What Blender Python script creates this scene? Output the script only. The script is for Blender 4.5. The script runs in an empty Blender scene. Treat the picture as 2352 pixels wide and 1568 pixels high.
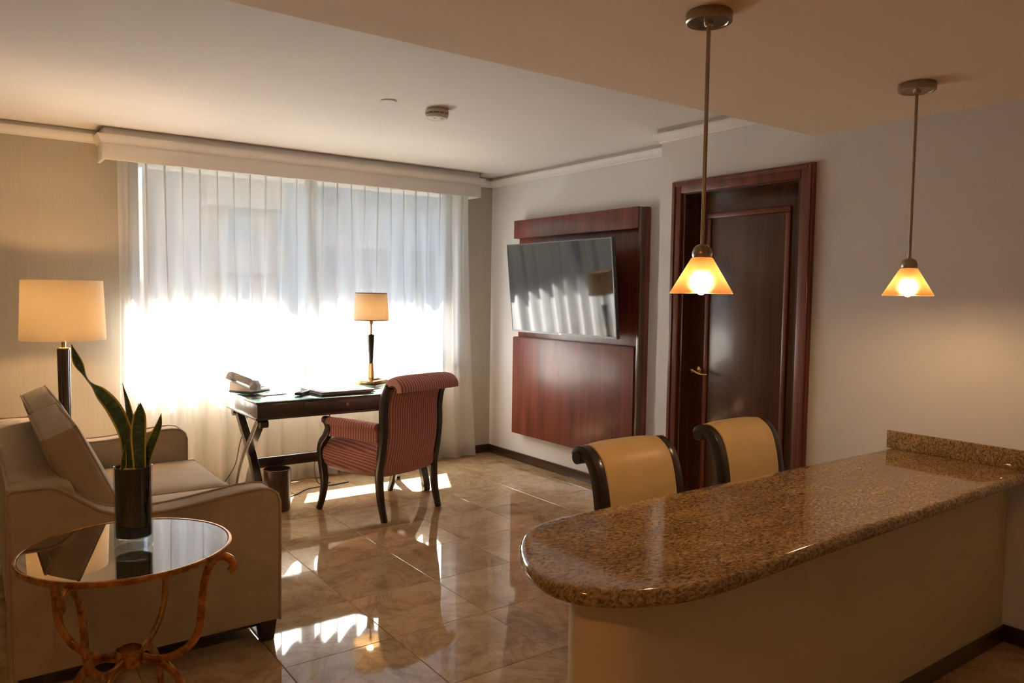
import bpy, bmesh, math, random
from mathutils import Vector, Matrix, noise
random.seed(7)
sc = bpy.context.scene
C = sc.collection
PI = math.pi

# ------------------------------------------------------------------ camera
F, YAW, PIT, ROL, H = 1748.0, 0.62536, 0.06136, 0.01396, 1.45
fw = Vector((math.sin(YAW)*math.cos(PIT), math.cos(YAW)*math.cos(PIT), -math.sin(PIT)))
r0 = fw.cross(Vector((0, 0, 1))).normalized(); u0 = r0.cross(fw)
rt = r0*math.cos(ROL) + u0*math.sin(ROL); up = -r0*math.sin(ROL) + u0*math.cos(ROL)
cam = bpy.data.cameras.new('camera'); camo = bpy.data.objects.new('camera', cam); C.objects.link(camo)
cam.sensor_width = 36.0; cam.lens = F/2352*36.0; cam.clip_start = 0.05; cam.clip_end = 500
m = Matrix((rt, up, -fw)).transposed().to_4x4(); m.translation = (0, 0, H)
camo.matrix_world = m
sc.camera = camo

# ------------------------------------------------------------------ sky, sun, exposure
sc.view_settings.view_transform = 'Standard'; sc.view_settings.look = 'None'
sc.view_settings.gamma = 1.0; sc.view_settings.use_curve_mapping = False
sc.view_settings.exposure = 2.0
SUN_DIR = Vector((-0.50, -1.0, -1.6)).normalized()
SUN_E, SKY_E = 50.0, 0.14
w = bpy.data.worlds.new('sky'); sc.world = w; w.use_nodes = True
nt = w.node_tree; nt.nodes.clear()
sky = nt.nodes.new('ShaderNodeTexSky'); sky.sky_type = 'NISHITA'; sky.sun_disc = False
sky.sun_elevation = math.asin(-SUN_DIR.z); sky.sun_rotation = math.atan2(-SUN_DIR.x, -SUN_DIR.y)
sky.air_density = 1.0; sky.dust_density = 0.15; sky.ozone_density = 1.0
bg = nt.nodes.new('ShaderNodeBackground'); bg.inputs['Strength'].default_value = SKY_E
wo = nt.nodes.new('ShaderNodeOutputWorld')
nt.links.new(sky.outputs[0], bg.inputs[0]); nt.links.new(bg.outputs[0], wo.inputs[0])
sun = bpy.data.lights.new('sun', 'SUN'); sun.energy = SUN_E; sun.angle = math.radians(0.6); sun.color = (1.0, 0.95, 0.88)
suno = bpy.data.objects.new('sun', sun); C.objects.link(suno)
suno.rotation_euler = SUN_DIR.to_track_quat('-Z', 'Y').to_euler(); suno.location = (6, 14, 16)
# the window opening as a sampling portal for the sky light
pl = bpy.data.lights.new('window_portal', 'AREA'); pl.shape = 'RECTANGLE'; pl.size = 2.64; pl.size_y = 1.6
pl.cycles.is_portal = True
plo = bpy.data.objects.new('window_portal', pl); C.objects.link(plo); plo.location = (2.25, 6.34, 1.62)
plo.rotation_euler = (-PI/2, 0, 0)
cy = sc.cycles
cy.max_bounces = 9; cy.diffuse_bounces = 4; cy.glossy_bounces = 5; cy.transmission_bounces = 8
cy.transparent_max_bounces = 24; cy.caustics_reflective = False; cy.caustics_refractive = False
cy.sample_clamp_indirect = 6.0; cy.use_denoising = True; cy.blur_glossy = 0.3

WARM = (1.0, 0.62, 0.30)
LAMP_PENDANT, LAMP_FLOOR, LAMP_DESK = 80.0, 95.0, 62.0
KITCHEN = 15.0

# ------------------------------------------------------------------ geometry constants
XW, YW, XD = 3.918, 5.765, 3.584          # panel wall, window wall, door wall
YS = 3.385                                  # where the door wall steps out
CEIL, SOFF, YSOFF = 2.492, 2.288, 2.327
XL, YF = -2.3, -1.7                        # left and front (behind the camera)

# ------------------------------------------------------------------ materials
MATS = {}
def mat(name):
    mm = bpy.data.materials.new(name); mm.use_nodes = True
    n = mm.node_tree; b = n.nodes.get('Principled BSDF')
    MATS[name] = mm
    return mm, n, b
def N(n, t, **kw):
    x = n.nodes.new('ShaderNode'+t)
    for k, v in kw.items():
        if k in x.inputs: x.inputs[k].default_value = v
        else: setattr(x, k, v)
    return x
def ramp(n, stops):
    r = n.nodes.new('ShaderNodeValToRGB'); e = r.color_ramp.elements
    while len(e) < len(stops): e.new(0.5)
    for i, (p, c) in enumerate(stops):
        e[i].position = p; e[i].color = (*c, 1)
    return r
def coords(n, scale=(1, 1, 1), kind='Object', rot=(0, 0, 0)):
    tc = N(n, 'TexCoord'); mp = N(n, 'Mapping'); mp.inputs['Scale'].default_value = scale; mp.inputs['Rotation'].default_value = rot
    n.links.new(tc.outputs[kind], mp.inputs['Vector'])
    return mp.outputs['Vector']
def simple(name, col, rough=0.5, metal=0.0, var=0.06, scale=30, bump=0.0, coat=0.0, spec=0.5, bscale=None):
    mm, n, b = mat(name)
    v = coords(n)
    t = N(n, 'TexNoise', Scale=scale, Detail=4.0)
    n.links.new(v, t.inputs['Vector'])
    lo = tuple(c*(1-var) for c in col); hi = tuple(min(1, c*(1+var)) for c in col)
    r = ramp(n, [(0.3, lo), (0.7, hi)])
    n.links.new(t.outputs['Fac'], r.inputs[0]); n.links.new(r.outputs[0], b.inputs['Base Color'])
    b.inputs['Roughness'].default_value = rough; b.inputs['Metallic'].default_value = metal
    b.inputs['Coat Weight'].default_value = coat; b.inputs['Coat Roughness'].default_value = 0.08
    b.inputs['Specular IOR Level'].default_value = spec
    if bump:
        t2 = N(n, 'TexNoise', Scale=bscale or scale*8, Detail=2.0); n.links.new(v, t2.inputs['Vector'])
        bp = N(n, 'Bump', Strength=bump, Distance=0.002); n.links.new(t2.outputs['Fac'], bp.inputs['Height']); n.links.new(bp.outputs[0], b.inputs['Normal'])
    return mm
def wood(name, dark, light, rough=0.25, coat=0.3, stretch=(18, 18, 1.2), scale=1.0, rot=(0, 0, 0)):
    mm, n, b = mat(name)
    v = coords(n, stretch, rot=rot)
    t = N(n, 'TexNoise', Scale=scale, Detail=6.0, Roughness=0.6); n.links.new(v, t.inputs['Vector'])
    r = ramp(n, [(0.3, dark), (0.72, light)]); n.links.new(t.outputs['Fac'], r.inputs[0])
    n.links.new(r.outputs[0], b.inputs['Base Color'])
    b.inputs['Roughness'].default_value = rough; b.inputs['Coat Weight'].default_value = coat; b.inputs['Coat Roughness'].default_value = 0.12
    return mm
def fabric(name, col, bump=0.25, scale=600):
    mm, n, b = mat(name)
    v = coords(n)
    t = N(n, 'TexNoise', Scale=9.0, Detail=3.0); n.links.new(v, t.inputs['Vector'])
    r = ramp(n, [(0.3, tuple(c*0.92 for c in col)), (0.7, tuple(c*1.06 for c in col))]); n.links.new(t.outputs['Fac'], r.inputs[0])
    n.links.new(r.outputs[0], b.inputs['Base Color']); b.inputs['Roughness'].default_value = 0.9
    b.inputs['Specular IOR Level'].default_value = 0.2; b.inputs['Sheen Weight'].default_value = 0.15
    t2 = N(n, 'TexNoise', Scale=scale, Detail=1.0); n.links.new(v, t2.inputs['Vector'])
    bp = N(n, 'Bump', Strength=bump, Distance=0.001); n.links.new(t2.outputs['Fac'], bp.inputs['Height']); n.links.new(bp.outputs[0], b.inputs['Normal'])
    return mm
def stripes(name, axis):
    mm, n, b = mat(name)
    tc = N(n, 'TexCoord'); sx = N(n, 'SeparateXYZ'); n.links.new(tc.outputs['Object'], sx.inputs[0])
    at = N(n, 'Attribute'); at.attribute_name = 'stripe'
    ml = N(n, 'Math', operation='MULTIPLY'); ml.inputs[1].default_value = 2*PI/0.0205; n.links.new(sx.outputs[axis] if axis else at.outputs['Fac'], ml.inputs[0])
    sn = N(n, 'Math', operation='SINE'); n.links.new(ml.outputs[0], sn.inputs[0])
    ad = N(n, 'Math', operation='MULTIPLY_ADD'); ad.inputs[1].default_value = 0.5; ad.inputs[2].default_value = 0.5; n.links.new(sn.outputs[0], ad.inputs[0])
    r = ramp(n, [(0.15, (0.34, 0.098, 0.092)), (0.5, (0.47, 0.175, 0.155)), (0.85, (0.62, 0.31, 0.255))])
    n.links.new(ad.outputs[0], r.inputs[0]); n.links.new(r.outputs[0], b.inputs['Base Color'])
    b.inputs['Roughness'].default_value = 0.75; b.inputs['Sheen Weight'].default_value = 0.2
    bp = N(n, 'Bump', Strength=0.35, Distance=0.002); n.links.new(ad.outputs[0], bp.inputs['Height']); n.links.new(bp.outputs[0], b.inputs['Normal'])
    return mm
def scatter(name, col, transp=0.0, transl=0.5, gloss=0.0, tcol=None, blur=None):
    """thin cloth / frosted glass: transparent + translucent + diffuse"""
    mm, n, b = mat(name); n.nodes.remove(b)
    out = n.nodes['Material Output']
    v = coords(n); t = N(n, 'TexNoise', Scale=160.0, Detail=2.0); n.links.new(v, t.inputs['Vector'])
    r = ramp(n, [(0.3, tuple(c*0.96 for c in col)), (0.7, col)]); n.links.new(t.outputs['Fac'], r.inputs[0])
    tl = N(n, 'BsdfTranslucent'); df = N(n, 'BsdfDiffuse'); tp = N(n, 'BsdfTransparent')
    if tcol: tl.inputs['Color'].default_value = (*tcol, 1)
    else: n.links.new(r.outputs[0], tl.inputs['Color'])
    n.links.new(r.outputs[0], df.inputs['Color'])
    m1 = N(n, 'MixShader'); m1.inputs[0].default_value = transl; n.links.new(df.outputs[0], m1.inputs[1]); n.links.new(tl.outputs[0], m1.inputs[2])
    last = m1
    if gloss:
        g = N(n, 'BsdfGlossy'); g.inputs['Roughness'].default_value = 0.25
        m3 = N(n, 'MixShader'); m3.inputs[0].default_value = gloss; n.links.new(last.outputs[0], m3.inputs[1]); n.links.new(g.outputs[0], m3.inputs[2]); last = m3
    if blur:
        rf = N(n, 'BsdfRefraction'); rf.inputs['Roughness'].default_value = 0.68; rf.inputs['IOR'].default_value = 1.25; rf.inputs['Color'].default_value = (*blur[1], 1)
        m5 = N(n, 'MixShader'); m5.inputs[0].default_value = blur[0]; n.links.new(last.outputs[0], m5.inputs[1]); n.links.new(rf.outputs[0], m5.inputs[2]); last = m5
    m2 = N(n, 'MixShader'); m2.inputs[0].default_value = transp; n.links.new(last.outputs[0], m2.inputs[1]); n.links.new(tp.outputs[0], m2.inputs[2])
    n.links.new(m2.outputs[0], out.inputs[0])
    return mm
def pane(name, tint=(0.97, 0.98, 0.98), ior=1.5, base=0.0):
    """clear sheet glass: Fresnel reflection over straight transmission"""
    mm, n, b = mat(name); n.nodes.remove(b); out = n.nodes['Material Output']
    tp = N(n, 'BsdfTransparent'); tp.inputs[0].default_value = (*tint, 1)
    g = N(n, 'BsdfGlossy'); g.inputs['Roughness'].default_value = 0.0
    fr = N(n, 'Fresnel'); fr.inputs['IOR'].default_value = ior
    ad = N(n, 'Math', operation='ADD'); ad.inputs[1].default_value = base; ad.use_clamp = True; n.links.new(fr.outputs[0], ad.inputs[0])
    ge = N(n, 'NewGeometry'); iv = N(n, 'Math', operation='SUBTRACT'); iv.inputs[0].default_value = 1.0; n.links.new(ge.outputs['Backfacing'], iv.inputs[1])
    m4 = N(n, 'Math', operation='MULTIPLY'); n.links.new(ad.outputs[0], m4.inputs[0]); n.links.new(iv.outputs[0], m4.inputs[1])
    mx = N(n, 'MixShader'); n.links.new(m4.outputs[0], mx.inputs[0]); n.links.new(tp.outputs[0], mx.inputs[1]); n.links.new(g.outputs[0], mx.inputs[2])
    n.links.new(mx.outputs[0], out.inputs[0])
    return mm
def glow(name, col, strength):
    mm, n, b = mat(name)
    b.inputs['Base Color'].default_value = (0.9, 0.85, 0.75, 1)
    b.inputs['Emission Color'].default_value = (*col, 1); b.inputs['Emission Strength'].default_value = strength
    return mm

simple('wall_paint', (0.76, 0.745, 0.745), 0.75, bump=0.05, scale=4, var=0.015, spec=0.25, bscale=220)
simple('ceiling_paint', (0.82, 0.79, 0.76), 0.85, scale=3, var=0.015, spec=0.2)
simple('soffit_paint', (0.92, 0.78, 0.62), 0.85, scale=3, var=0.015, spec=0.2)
simple('trim_paint', (0.80, 0.77, 0.74), 0.5, scale=6, var=0.02)
# wallpaper: fine vertical weave
mm, n, b = mat('wallpaper')
v = coords(n, (420, 420, 3)); t = N(n, 'TexNoise', Scale=1.0, Detail=2.0); n.links.new(v, t.inputs['Vector'])
r = ramp(n, [(0.3, (0.50, 0.455, 0.375)), (0.7, (0.56, 0.515, 0.43))]); n.links.new(t.outputs['Fac'], r.inputs[0]); n.links.new(r.outputs[0], b.inputs['Base Color'])
b.inputs['Roughness'].default_value = 0.8; b.inputs['Specular IOR Level'].default_value = 0.2
# marble tile
mm, n, b = mat('marble')
oi = N(n, 'ObjectInfo'); tc = N(n, 'TexCoord'); geo = N(n, 'NewGeometry')
mu = N(n, 'Vector' + 'Math', operation='MULTIPLY_ADD'); mu.inputs[1].default_value = (1, 1, 1)
ml = N(n, 'Math', operation='MULTIPLY'); ml.inputs[1].default_value = 37.0; n.links.new(oi.outputs['Random'], ml.inputs[0])
n.links.new(geo.outputs['Position'], mu.inputs[0]); n.links.new(ml.outputs[0], mu.inputs[2])
t1 = N(n, 'TexNoise', Scale=3.2, Detail=8.0, Roughness=0.62, Distortion=1.2); n.links.new(mu.outputs[0], t1.inputs['Vector'])
r1 = ramp(n, [(0.30, (0.36, 0.225, 0.115)), (0.48, (0.54, 0.375, 0.215)), (0.60, (0.60, 0.435, 0.265)), (0.75, (0.66, 0.50, 0.33))]); n.links.new(t1.outputs['Fac'], r1.inputs[0])
t2 = N(n, 'TexNoise', Scale=2.3, Detail=7.0, Roughness=0.7, Distortion=2.2); n.links.new(mu.outputs[0], t2.inputs['Vector'])
r2 = ramp(n, [(0.46, (1, 1, 1)), (0.495, (0.62, 0.52, 0.42)), (0.53, (1, 1, 1))]); n.links.new(t2.outputs['Fac'], r2.inputs[0])
mx = N(n, 'Mix', data_type='RGBA', blend_type='MULTIPLY'); mx.inputs[0].default_value = 0.55
n.links.new(r1.outputs[0], mx.inputs[6]); n.links.new(r2.outputs[0], mx.inputs[7])
hs = N(n, 'HueSaturation'); vv = N(n, 'MapRange'); vv.inputs[3].default_value = 0.9; vv.inputs[4].default_value = 1.08
n.links.new(oi.outputs['Random'], vv.inputs[0]); n.links.new(vv.outputs[0], hs.inputs['Value']); n.links.new(mx.outputs[2], hs.inputs['Color'])
n.links.new(hs.outputs[0], b.inputs['Base Color'])
b.inputs['Roughness'].default_value = 0.035; b.inputs['IOR'].default_value = 1.62; b.inputs['Specular IOR Level'].default_value = 0.6
simple('grout', (0.50, 0.42, 0.33), 0.5)
# granite
mm, n, b = mat('granite')
v = coords(n, (1.0, 2.2, 1.6), rot=(0, 0, 0.5))
d1 = N(n, 'TexNoise', Scale=9.0, Detail=3.0); n.links.new(v, d1.inputs['Vector'])
av = N(n, 'VectorMath', operation='MULTIPLY_ADD'); av.inputs[1].default_value = (0.10, 0.10, 0.10); n.links.new(d1.outputs['Color'], av.inputs[0]); n.links.new(v, av.inputs[2])
t1 = N(n, 'TexNoise', Scale=64.0, Detail=6.0, Roughness=0.7); n.links.new(av.outputs[0], t1.inputs['Vector'])
r1 = ramp(n, [(0.30, (0.026, 0.017, 0.008)), (0.41, (0.145, 0.088, 0.036)), (0.52, (0.33, 0.215, 0.098)), (0.68, (0.56, 0.41, 0.22))]); n.links.new(t1.outputs['Fac'], r1.inputs[0])
t2 = N(n, 'TexNoise', Scale=5.0, Detail=4.0); n.links.new(v, t2.inputs['Vector'])
r2 = ramp(n, [(0.30, (0.78, 0.72, 0.64)), (0.65, (1.1, 1.05, 0.98))]); n.links.new(t2.outputs['Fac'], r2.inputs[0])
mx = N(n, 'Mix', data_type='RGBA', blend_type='MULTIPLY'); mx.inputs[0].default_value = 1.0
n.links.new(r1.outputs[0], mx.inputs[6]); n.links.new(r2.outputs[0], mx.inputs[7]); n.links.new(mx.outputs[2], b.inputs['Base Color'])
b.inputs['Roughness'].default_value = 0.06; b.inputs['IOR'].default_value = 1.55
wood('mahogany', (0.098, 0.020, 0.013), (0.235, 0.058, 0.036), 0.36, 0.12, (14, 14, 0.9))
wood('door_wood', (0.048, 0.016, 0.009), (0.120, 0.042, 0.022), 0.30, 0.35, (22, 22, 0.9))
wood('espresso', (0.010, 0.006, 0.005), (0.032, 0.018, 0.014), 0.28, 0.3, (20, 20, 2))
wood('desk_wood', (0.030, 0.020, 0.020), (0.065, 0.045, 0.043), 0.28, 0.7, (2, 24, 24))
wood('base_wood', (0.030, 0.014, 0.009), (0.075, 0.034, 0.020), 0.30, 0.3, (1.5, 1.5, 22))
fabric('sofa_cloth', (0.43, 0.335, 0.235))
fabric('piping_cloth', (0.40, 0.31, 0.215))
stripes('stripe_x', 'X'); stripes('stripe_y', 'Y'); stripes('stripe_seat', None)
simple('leather', (0.66, 0.46, 0.22), 0.38, var=0.04, scale=14, bump=0.08, bscale=500)
simple('stitching', (0.70, 0.52, 0.27), 0.6)
simple('brass', (0.83, 0.60, 0.26), 0.18, 1.0, var=0.04)
simple('nickel', (0.36, 0.29, 0.22), 0.30, 1.0, var=0.06, scale=60)
simple('chrome', (0.75, 0.72, 0.68), 0.12, 1.0, var=0.02)
# gilt iron: gold leaf worn to umber
mm, n, b = mat('gilt')
v = coords(n); t = N(n, 'TexNoise', Scale=26.0, Detail=5.0, Roughness=0.7); n.links.new(v, t.inputs['Vector'])
r = ramp(n, [(0.32, (0.14, 0.055, 0.018)), (0.52, (0.42, 0.19, 0.062)), (0.72, (0.60, 0.31, 0.11))]); n.links.new(t.outputs['Fac'], r.inputs[0])
n.links.new(r.outputs[0], b.inputs['Base Color']); b.inputs['Metallic'].default_value = 0.85; b.inputs['Roughness'].default_value = 0.36
simple('counter_paint', (0.64, 0.52, 0.33), 0.6, scale=3, var=0.03, spec=0.3)
scatter('sheer', (0.90, 0.89, 0.87), transp=0.28, transl=0.55)
scatter('lamp_cloth', (0.86, 0.78, 0.66), transp=0.0, transl=0.52, tcol=(0.44, 0.385, 0.30))
scatter('frosted', (0.55, 0.40, 0.24), transp=0.0, transl=0.66, gloss=0.04, tcol=(0.075, 0.038, 0.0125), blur=(0.20, (0.9, 0.7, 0.45)))
pane('window_glass'); pane('desk_glass', (0.80, 0.90, 0.86), 1.52, 0.03); pane('table_glass', (0.55, 0.55, 0.53), 1.55, 0.42)
pane('clear_glass', (0.86, 0.87, 0.86), 1.5, 0.05)
simple('frame_metal', (0.16, 0.16, 0.18), 0.45, 0.3)
simple('black_gloss', (0.012, 0.010, 0.011), 0.08, spec=0.6)
mm, n, b = mat('screen'); v = coords(n); t = N(n, 'TexNoise', Scale=3.0); n.links.new(v, t.inputs['Vector'])
r = ramp(n, [(0.2, (0.010, 0.008, 0.010)), (0.8, (0.013, 0.011, 0.013))]); n.links.new(t.outputs['Fac'], r.inputs[0]); n.links.new(r.outputs[0], b.inputs['Base Color'])
b.inputs['Roughness'].default_value = 0.06; b.inputs['IOR'].default_value = 1.6
simple('bezel', (0.10, 0.10, 0.11), 0.35, 0.5)
simple('dark_plastic', (0.05, 0.045, 0.05), 0.4)
simple('grey_plastic', (0.46, 0.47, 0.52), 0.2, coat=0.4)
simple('pale_plastic', (0.74, 0.72, 0.67), 0.45)
simple('cream_plastic', (0.62, 0.54, 0.42), 0.5)
simple('bin_leather', (0.085, 0.046, 0.038), 0.35, var=0.1)
simple('folio_leather', (0.19, 0.19, 0.205), 0.45, bump=0.1)
simple('paper', (0.74, 0.73, 0.76), 0.8)
simple('green_card', (0.03, 0.12, 0.10), 0.6)
simple('gravel', (0.62, 0.57, 0.52), 0.8, var=0.2)
simple('cord_rubber', (0.012, 0.011, 0.011), 0.5)
simple('cord_brown', (0.16, 0.08, 0.04), 0.5)
simple('knob_copper', (0.62, 0.26, 0.13), 0.35, 0.6)
# snake plant leaf: banded green with yellow margins (u across the blade, v along it)
mm, n, b = mat('leaf')
uv = N(n, 'UVMap'); sx = N(n, 'SeparateXYZ'); n.links.new(uv.outputs[0], sx.inputs[0])
v2 = N(n, 'Mapping'); v2.inputs['Scale'].default_value = (1.2, 26, 1); n.links.new(uv.outputs[0], v2.inputs[0])
t = N(n, 'TexNoise', Scale=1.0, Detail=3.0); n.links.new(v2.outputs[0], t.inputs['Vector'])
r = ramp(n, [(0.35, (0.022, 0.050, 0.022)), (0.6, (0.060, 0.115, 0.048)), (0.75, (0.13, 0.19, 0.095))]); n.links.new(t.outputs['Fac'], r.inputs[0])
r2 = ramp(n, [(0.0, (1, 1, 1)), (0.10, (1, 1, 1)), (0.14, (0, 0, 0)), (0.86, (0, 0, 0)), (0.90, (1, 1, 1))]); n.links.new(sx.outputs['X'], r2.inputs[0])
mx = N(n, 'Mix', data_type='RGBA'); n.links.new(r2.outputs[0], mx.inputs[0]); n.links.new(r.outputs[0], mx.inputs[6]); mx.inputs[7].default_value = (0.52, 0.46, 0.07, 1)
n.links.new(mx.outputs[2], b.inputs['Base Color']); b.inputs['Roughness'].default_value = 0.35
glow('bulb_pendant', WARM, LAMP_PENDANT); glow('bulb_floor', WARM, LAMP_FLOOR); glow('bulb_desk', WARM, LAMP_DESK)
simple('facade_blue', (0.42, 0.46, 0.51), 0.7, scale=1, var=0.05)
simple('facade_lilac', (0.39, 0.39, 0.46), 0.7, scale=1, var=0.05)
simple('facade_beige', (0.56, 0.42, 0.31), 0.8, scale=1, var=0.06)
simple('facade_white', (0.61, 0.59, 0.58), 0.8, scale=1, var=0.05)
simple('facade_glass', (0.20, 0.24, 0.30), 0.15, scale=1)
simple('sill_stone', (0.10, 0.095, 0.09), 0.6, var=0.15, scale=40)
simple('street', (0.022, 0.023, 0.022), 0.9, scale=0.5)

# ------------------------------------------------------------------ helpers
def obj(name, bm, m=None, parent=None, smooth=35, loc=None, rotz=0):
    me = bpy.data.meshes.new(name)
    bmesh.ops.recalc_face_normals(bm, faces=bm.faces)
    bm.to_mesh(me); bm.free()
    if smooth:
        me.polygons.foreach_set('use_smooth', [True]*len(me.polygons))
        me.set_sharp_from_angle(angle=math.radians(smooth))
    o = bpy.data.objects.new(name, me); C.objects.link(o)
    if m: me.materials.append(MATS[m])
    if parent: o.parent = parent
    if loc is not None: o.location = loc
    if rotz: o.rotation_euler.z = rotz
    return o
def tag(o, label=None, cat=None, group=None, kind=None):
    if label: o['label'] = label
    if cat: o['category'] = cat
    if group: o['group'] = group
    if kind: o['kind'] = kind
    return o
def thing(name, label, cat, loc=(0, 0, 0), rotz=0, group=None):
    o = bpy.data.objects.new(name, None); C.objects.link(o); o.empty_display_size = 0.1
    o.location = loc; o.rotation_euler.z = rotz
    return tag(o, label, cat, group)
def copy_tree(o, parent=None):
    c = o.copy(); C.objects.link(c); c.parent = parent
    for ch in list(o.children): copy_tree(ch, c)
    return c
def NB(): return bmesh.new()
def box(bm, x0, x1, y0, y1, z0, z1, mtx=None):
    vs = [bm.verts.new(p) for p in ((x0,y0,z0),(x1,y0,z0),(x1,y1,z0),(x0,y1,z0),(x0,y0,z1),(x1,y0,z1),(x1,y1,z1),(x0,y1,z1))]
    fs = [bm.faces.new([vs[i] for i in f]) for f in ((0,3,2,1),(4,5,6,7),(0,1,5,4),(1,2,6,5),(2,3,7,6),(3,0,4,7))]
    if mtx: bmesh.ops.transform(bm, matrix=mtx, verts=vs)
    return vs, fs
def bevel(bm, wd, seg=2, ang=25):
    bm.normal_update()
    bmesh.ops.recalc_face_normals(bm, faces=bm.faces)
    es = [e for e in bm.edges if len(e.link_faces) == 2 and e.calc_face_angle(0) > math.radians(ang)]
    bmesh.ops.bevel(bm, geom=es, offset=wd, segments=seg, profile=0.5, affect='EDGES', clamp_overlap=True)
def bbox(x0, x1, y0, y1, z0, z1, wd=0.004, seg=2):
    bm = NB(); box(bm, x0, x1, y0, y1, z0, z1)
    if wd: bevel(bm, wd, seg)
    return bm
def lathe(bm, prof, c=(0, 0, 0), seg=32, closed=False):
    rings = []
    for r, z in prof:
        if r < 1e-6: rings.append([bm.verts.new((c[0], c[1], c[2]+z))])
        else: rings.append([bm.verts.new((c[0]+r*math.cos(2*PI*k/seg), c[1]+r*math.sin(2*PI*k/seg), c[2]+z)) for k in range(seg)])
    if closed: rings.append(rings[0])
    for a, b2 in zip(rings, rings[1:]):
        for k in range(seg):
            k2 = (k+1) % seg
            if len(a) == 1 and len(b2) == 1: continue
            if len(a) == 1: bm.faces.new((a[0], b2[k], b2[k2]))
            elif len(b2) == 1: bm.faces.new((a[k], a[k2], b2[0]))
            else: bm.faces.new((a[k], a[k2], b2[k2], b2[k]))
    return bm
def spline(pts, n=8):
    """Catmull-Rom through points (tuples of any length)"""
    P = [Vector(p) if len(p) in (2, 3, 4) else p for p in pts]
    P = [P[0]*2-P[1]] + P + [P[-1]*2-P[-2]]
    out = []
    for i in range(1, len(P)-2):
        for k in range(n):
            t = k/n
            out.append(0.5*((2*P[i]) + (P[i+1]-P[i-1])*t + (2*P[i-1]-5*P[i]+4*P[i+1]-P[i+2])*t*t + (3*P[i]-P[i-1]-3*P[i+1]+P[i+2])*t**3))
    out.append(P[-2]); return out
def tube(bm, pts, r, seg=8, caps=True, flat=None, upv=None):
    """sweep a round (or flat=(w,h) rectangular) section along points; r may be a list"""
    pts = [Vector(p) for p in pts]; n = len(pts); rings = []
    prev = None
    for i, p in enumerate(pts):
        t = (pts[min(i+1, n-1)]-pts[max(i-1, 0)]).normalized()
        if upv is not None: a = Vector(upv)
        elif prev is None: a = Vector((0, 0, 1)) if abs(t.z) < 0.9 else Vector((1, 0, 0))
        else: a = prev
        s = t.cross(a)
        if s.length < 1e-5: s = t.cross(Vector((0, 1, 0.1)))
        s.normalize(); b2 = s.cross(t).normalized(); prev = b2
        rr = r[i] if isinstance(r, (list, tuple)) else r
        if flat:
            wv, hv = flat[0]*rr, flat[1]*rr
            ring = [bm.verts.new(p + s*sx*wv/2 + b2*sy*hv/2) for sx, sy in ((-1,-1),(1,-1),(1,1),(-1,1))]
        else:
            ring = [bm.verts.new(p + (s*math.cos(2*PI*k/seg)+b2*math.sin(2*PI*k/seg))*rr) for k in range(seg)]
        rings.append(ring)
    L = len(rings[0])
    for a, b2 in zip(rings, rings[1:]):
        for k in range(L): bm.faces.new((a[k], a[(k+1) % L], b2[(k+1) % L], b2[k]))
    if caps:
        bm.faces.new(rings[0][::-1]); bm.faces.new(rings[-1])
    return rings
def prism(bm, poly, d0, d1, plane='XZ'):
    """extrude a 2-D polygon; plane names the polygon's axes, d0..d1 the third"""
    def P(a, b2, d):
        return {'XZ': (a, d, b2), 'YZ': (d, a, b2), 'XY': (a, b2, d)}[plane]
    A = [bm.verts.new(P(a, b2, d0)) for a, b2 in poly]; B = [bm.verts.new(P(a, b2, d1)) for a, b2 in poly]
    n = len(poly)
    bm.faces.new(A); bm.faces.new(B[::-1])
    for i in range(n): bm.faces.new((A[i], B[i], B[(i+1) % n], A[(i+1) % n]))
    return A, B
def cushion(bm, sx, sy, sz, r=0.05, bulge=(0, 0, 0), n=10, mtx=None, crown=0.0):
    """soft box centred at origin: rounded edges, faces bulging per axis"""
    start = set(bm.verts)
    bmesh.ops.create_cube(bm, size=2.0)
    new = [v for v in bm.verts if v not in start]
    es = list({e for v in new for e in v.link_edges})
    bmesh.ops.subdivide_edges(bm, edges=es, cuts=n, use_grid_fill=True)
    new = [v for v in bm.verts if v not in start]
    hx, hy, hz = sx/2, sy/2, sz/2
    for v in new:
        u = Vector(v.co)
        p = Vector((u.x*hx, u.y*hy, u.z*hz))
        # redistribute so that edges carry detail
        q = Vector((max(-hx+r, min(hx-r, p.x)), max(-hy+r, min(hy-r, p.y)), max(-hz+r, min(hz-r, p.z))))
        d = p-q
        if d.length > 1e-9: p = q + d.normalized()*r
        bx_, by_, bz_ = bulge
        fx, fy, fz = 1-u.x*u.x, 1-u.y*u.y, 1-u.z*u.z
        p.x += (1 if u.x > 0 else -1)*bx_*fy*fz*abs(u.x)**3
        p.y += (1 if u.y > 0 else -1)*by_*fx*fz*abs(u.y)**3
        p.z += (1 if u.z > 0 else -1)*bz_*fx*fy*abs(u.z)**3
        v.co = p
    if mtx: bmesh.ops.transform(bm, matrix=mtx, verts=new)
    return bm
def T(x, y, z): return Matrix.Translation((x, y, z))
def Rx(a): return Matrix.Rotation(a, 4, 'X')
def Ry(a): return Matrix.Rotation(a, 4, 'Y')
def Rz(a): return Matrix.Rotation(a, 4, 'Z')
def struct(name, bm, m, smooth=None):
    return tag(obj(name, bm, m, smooth=smooth), kind='structure')

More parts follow.
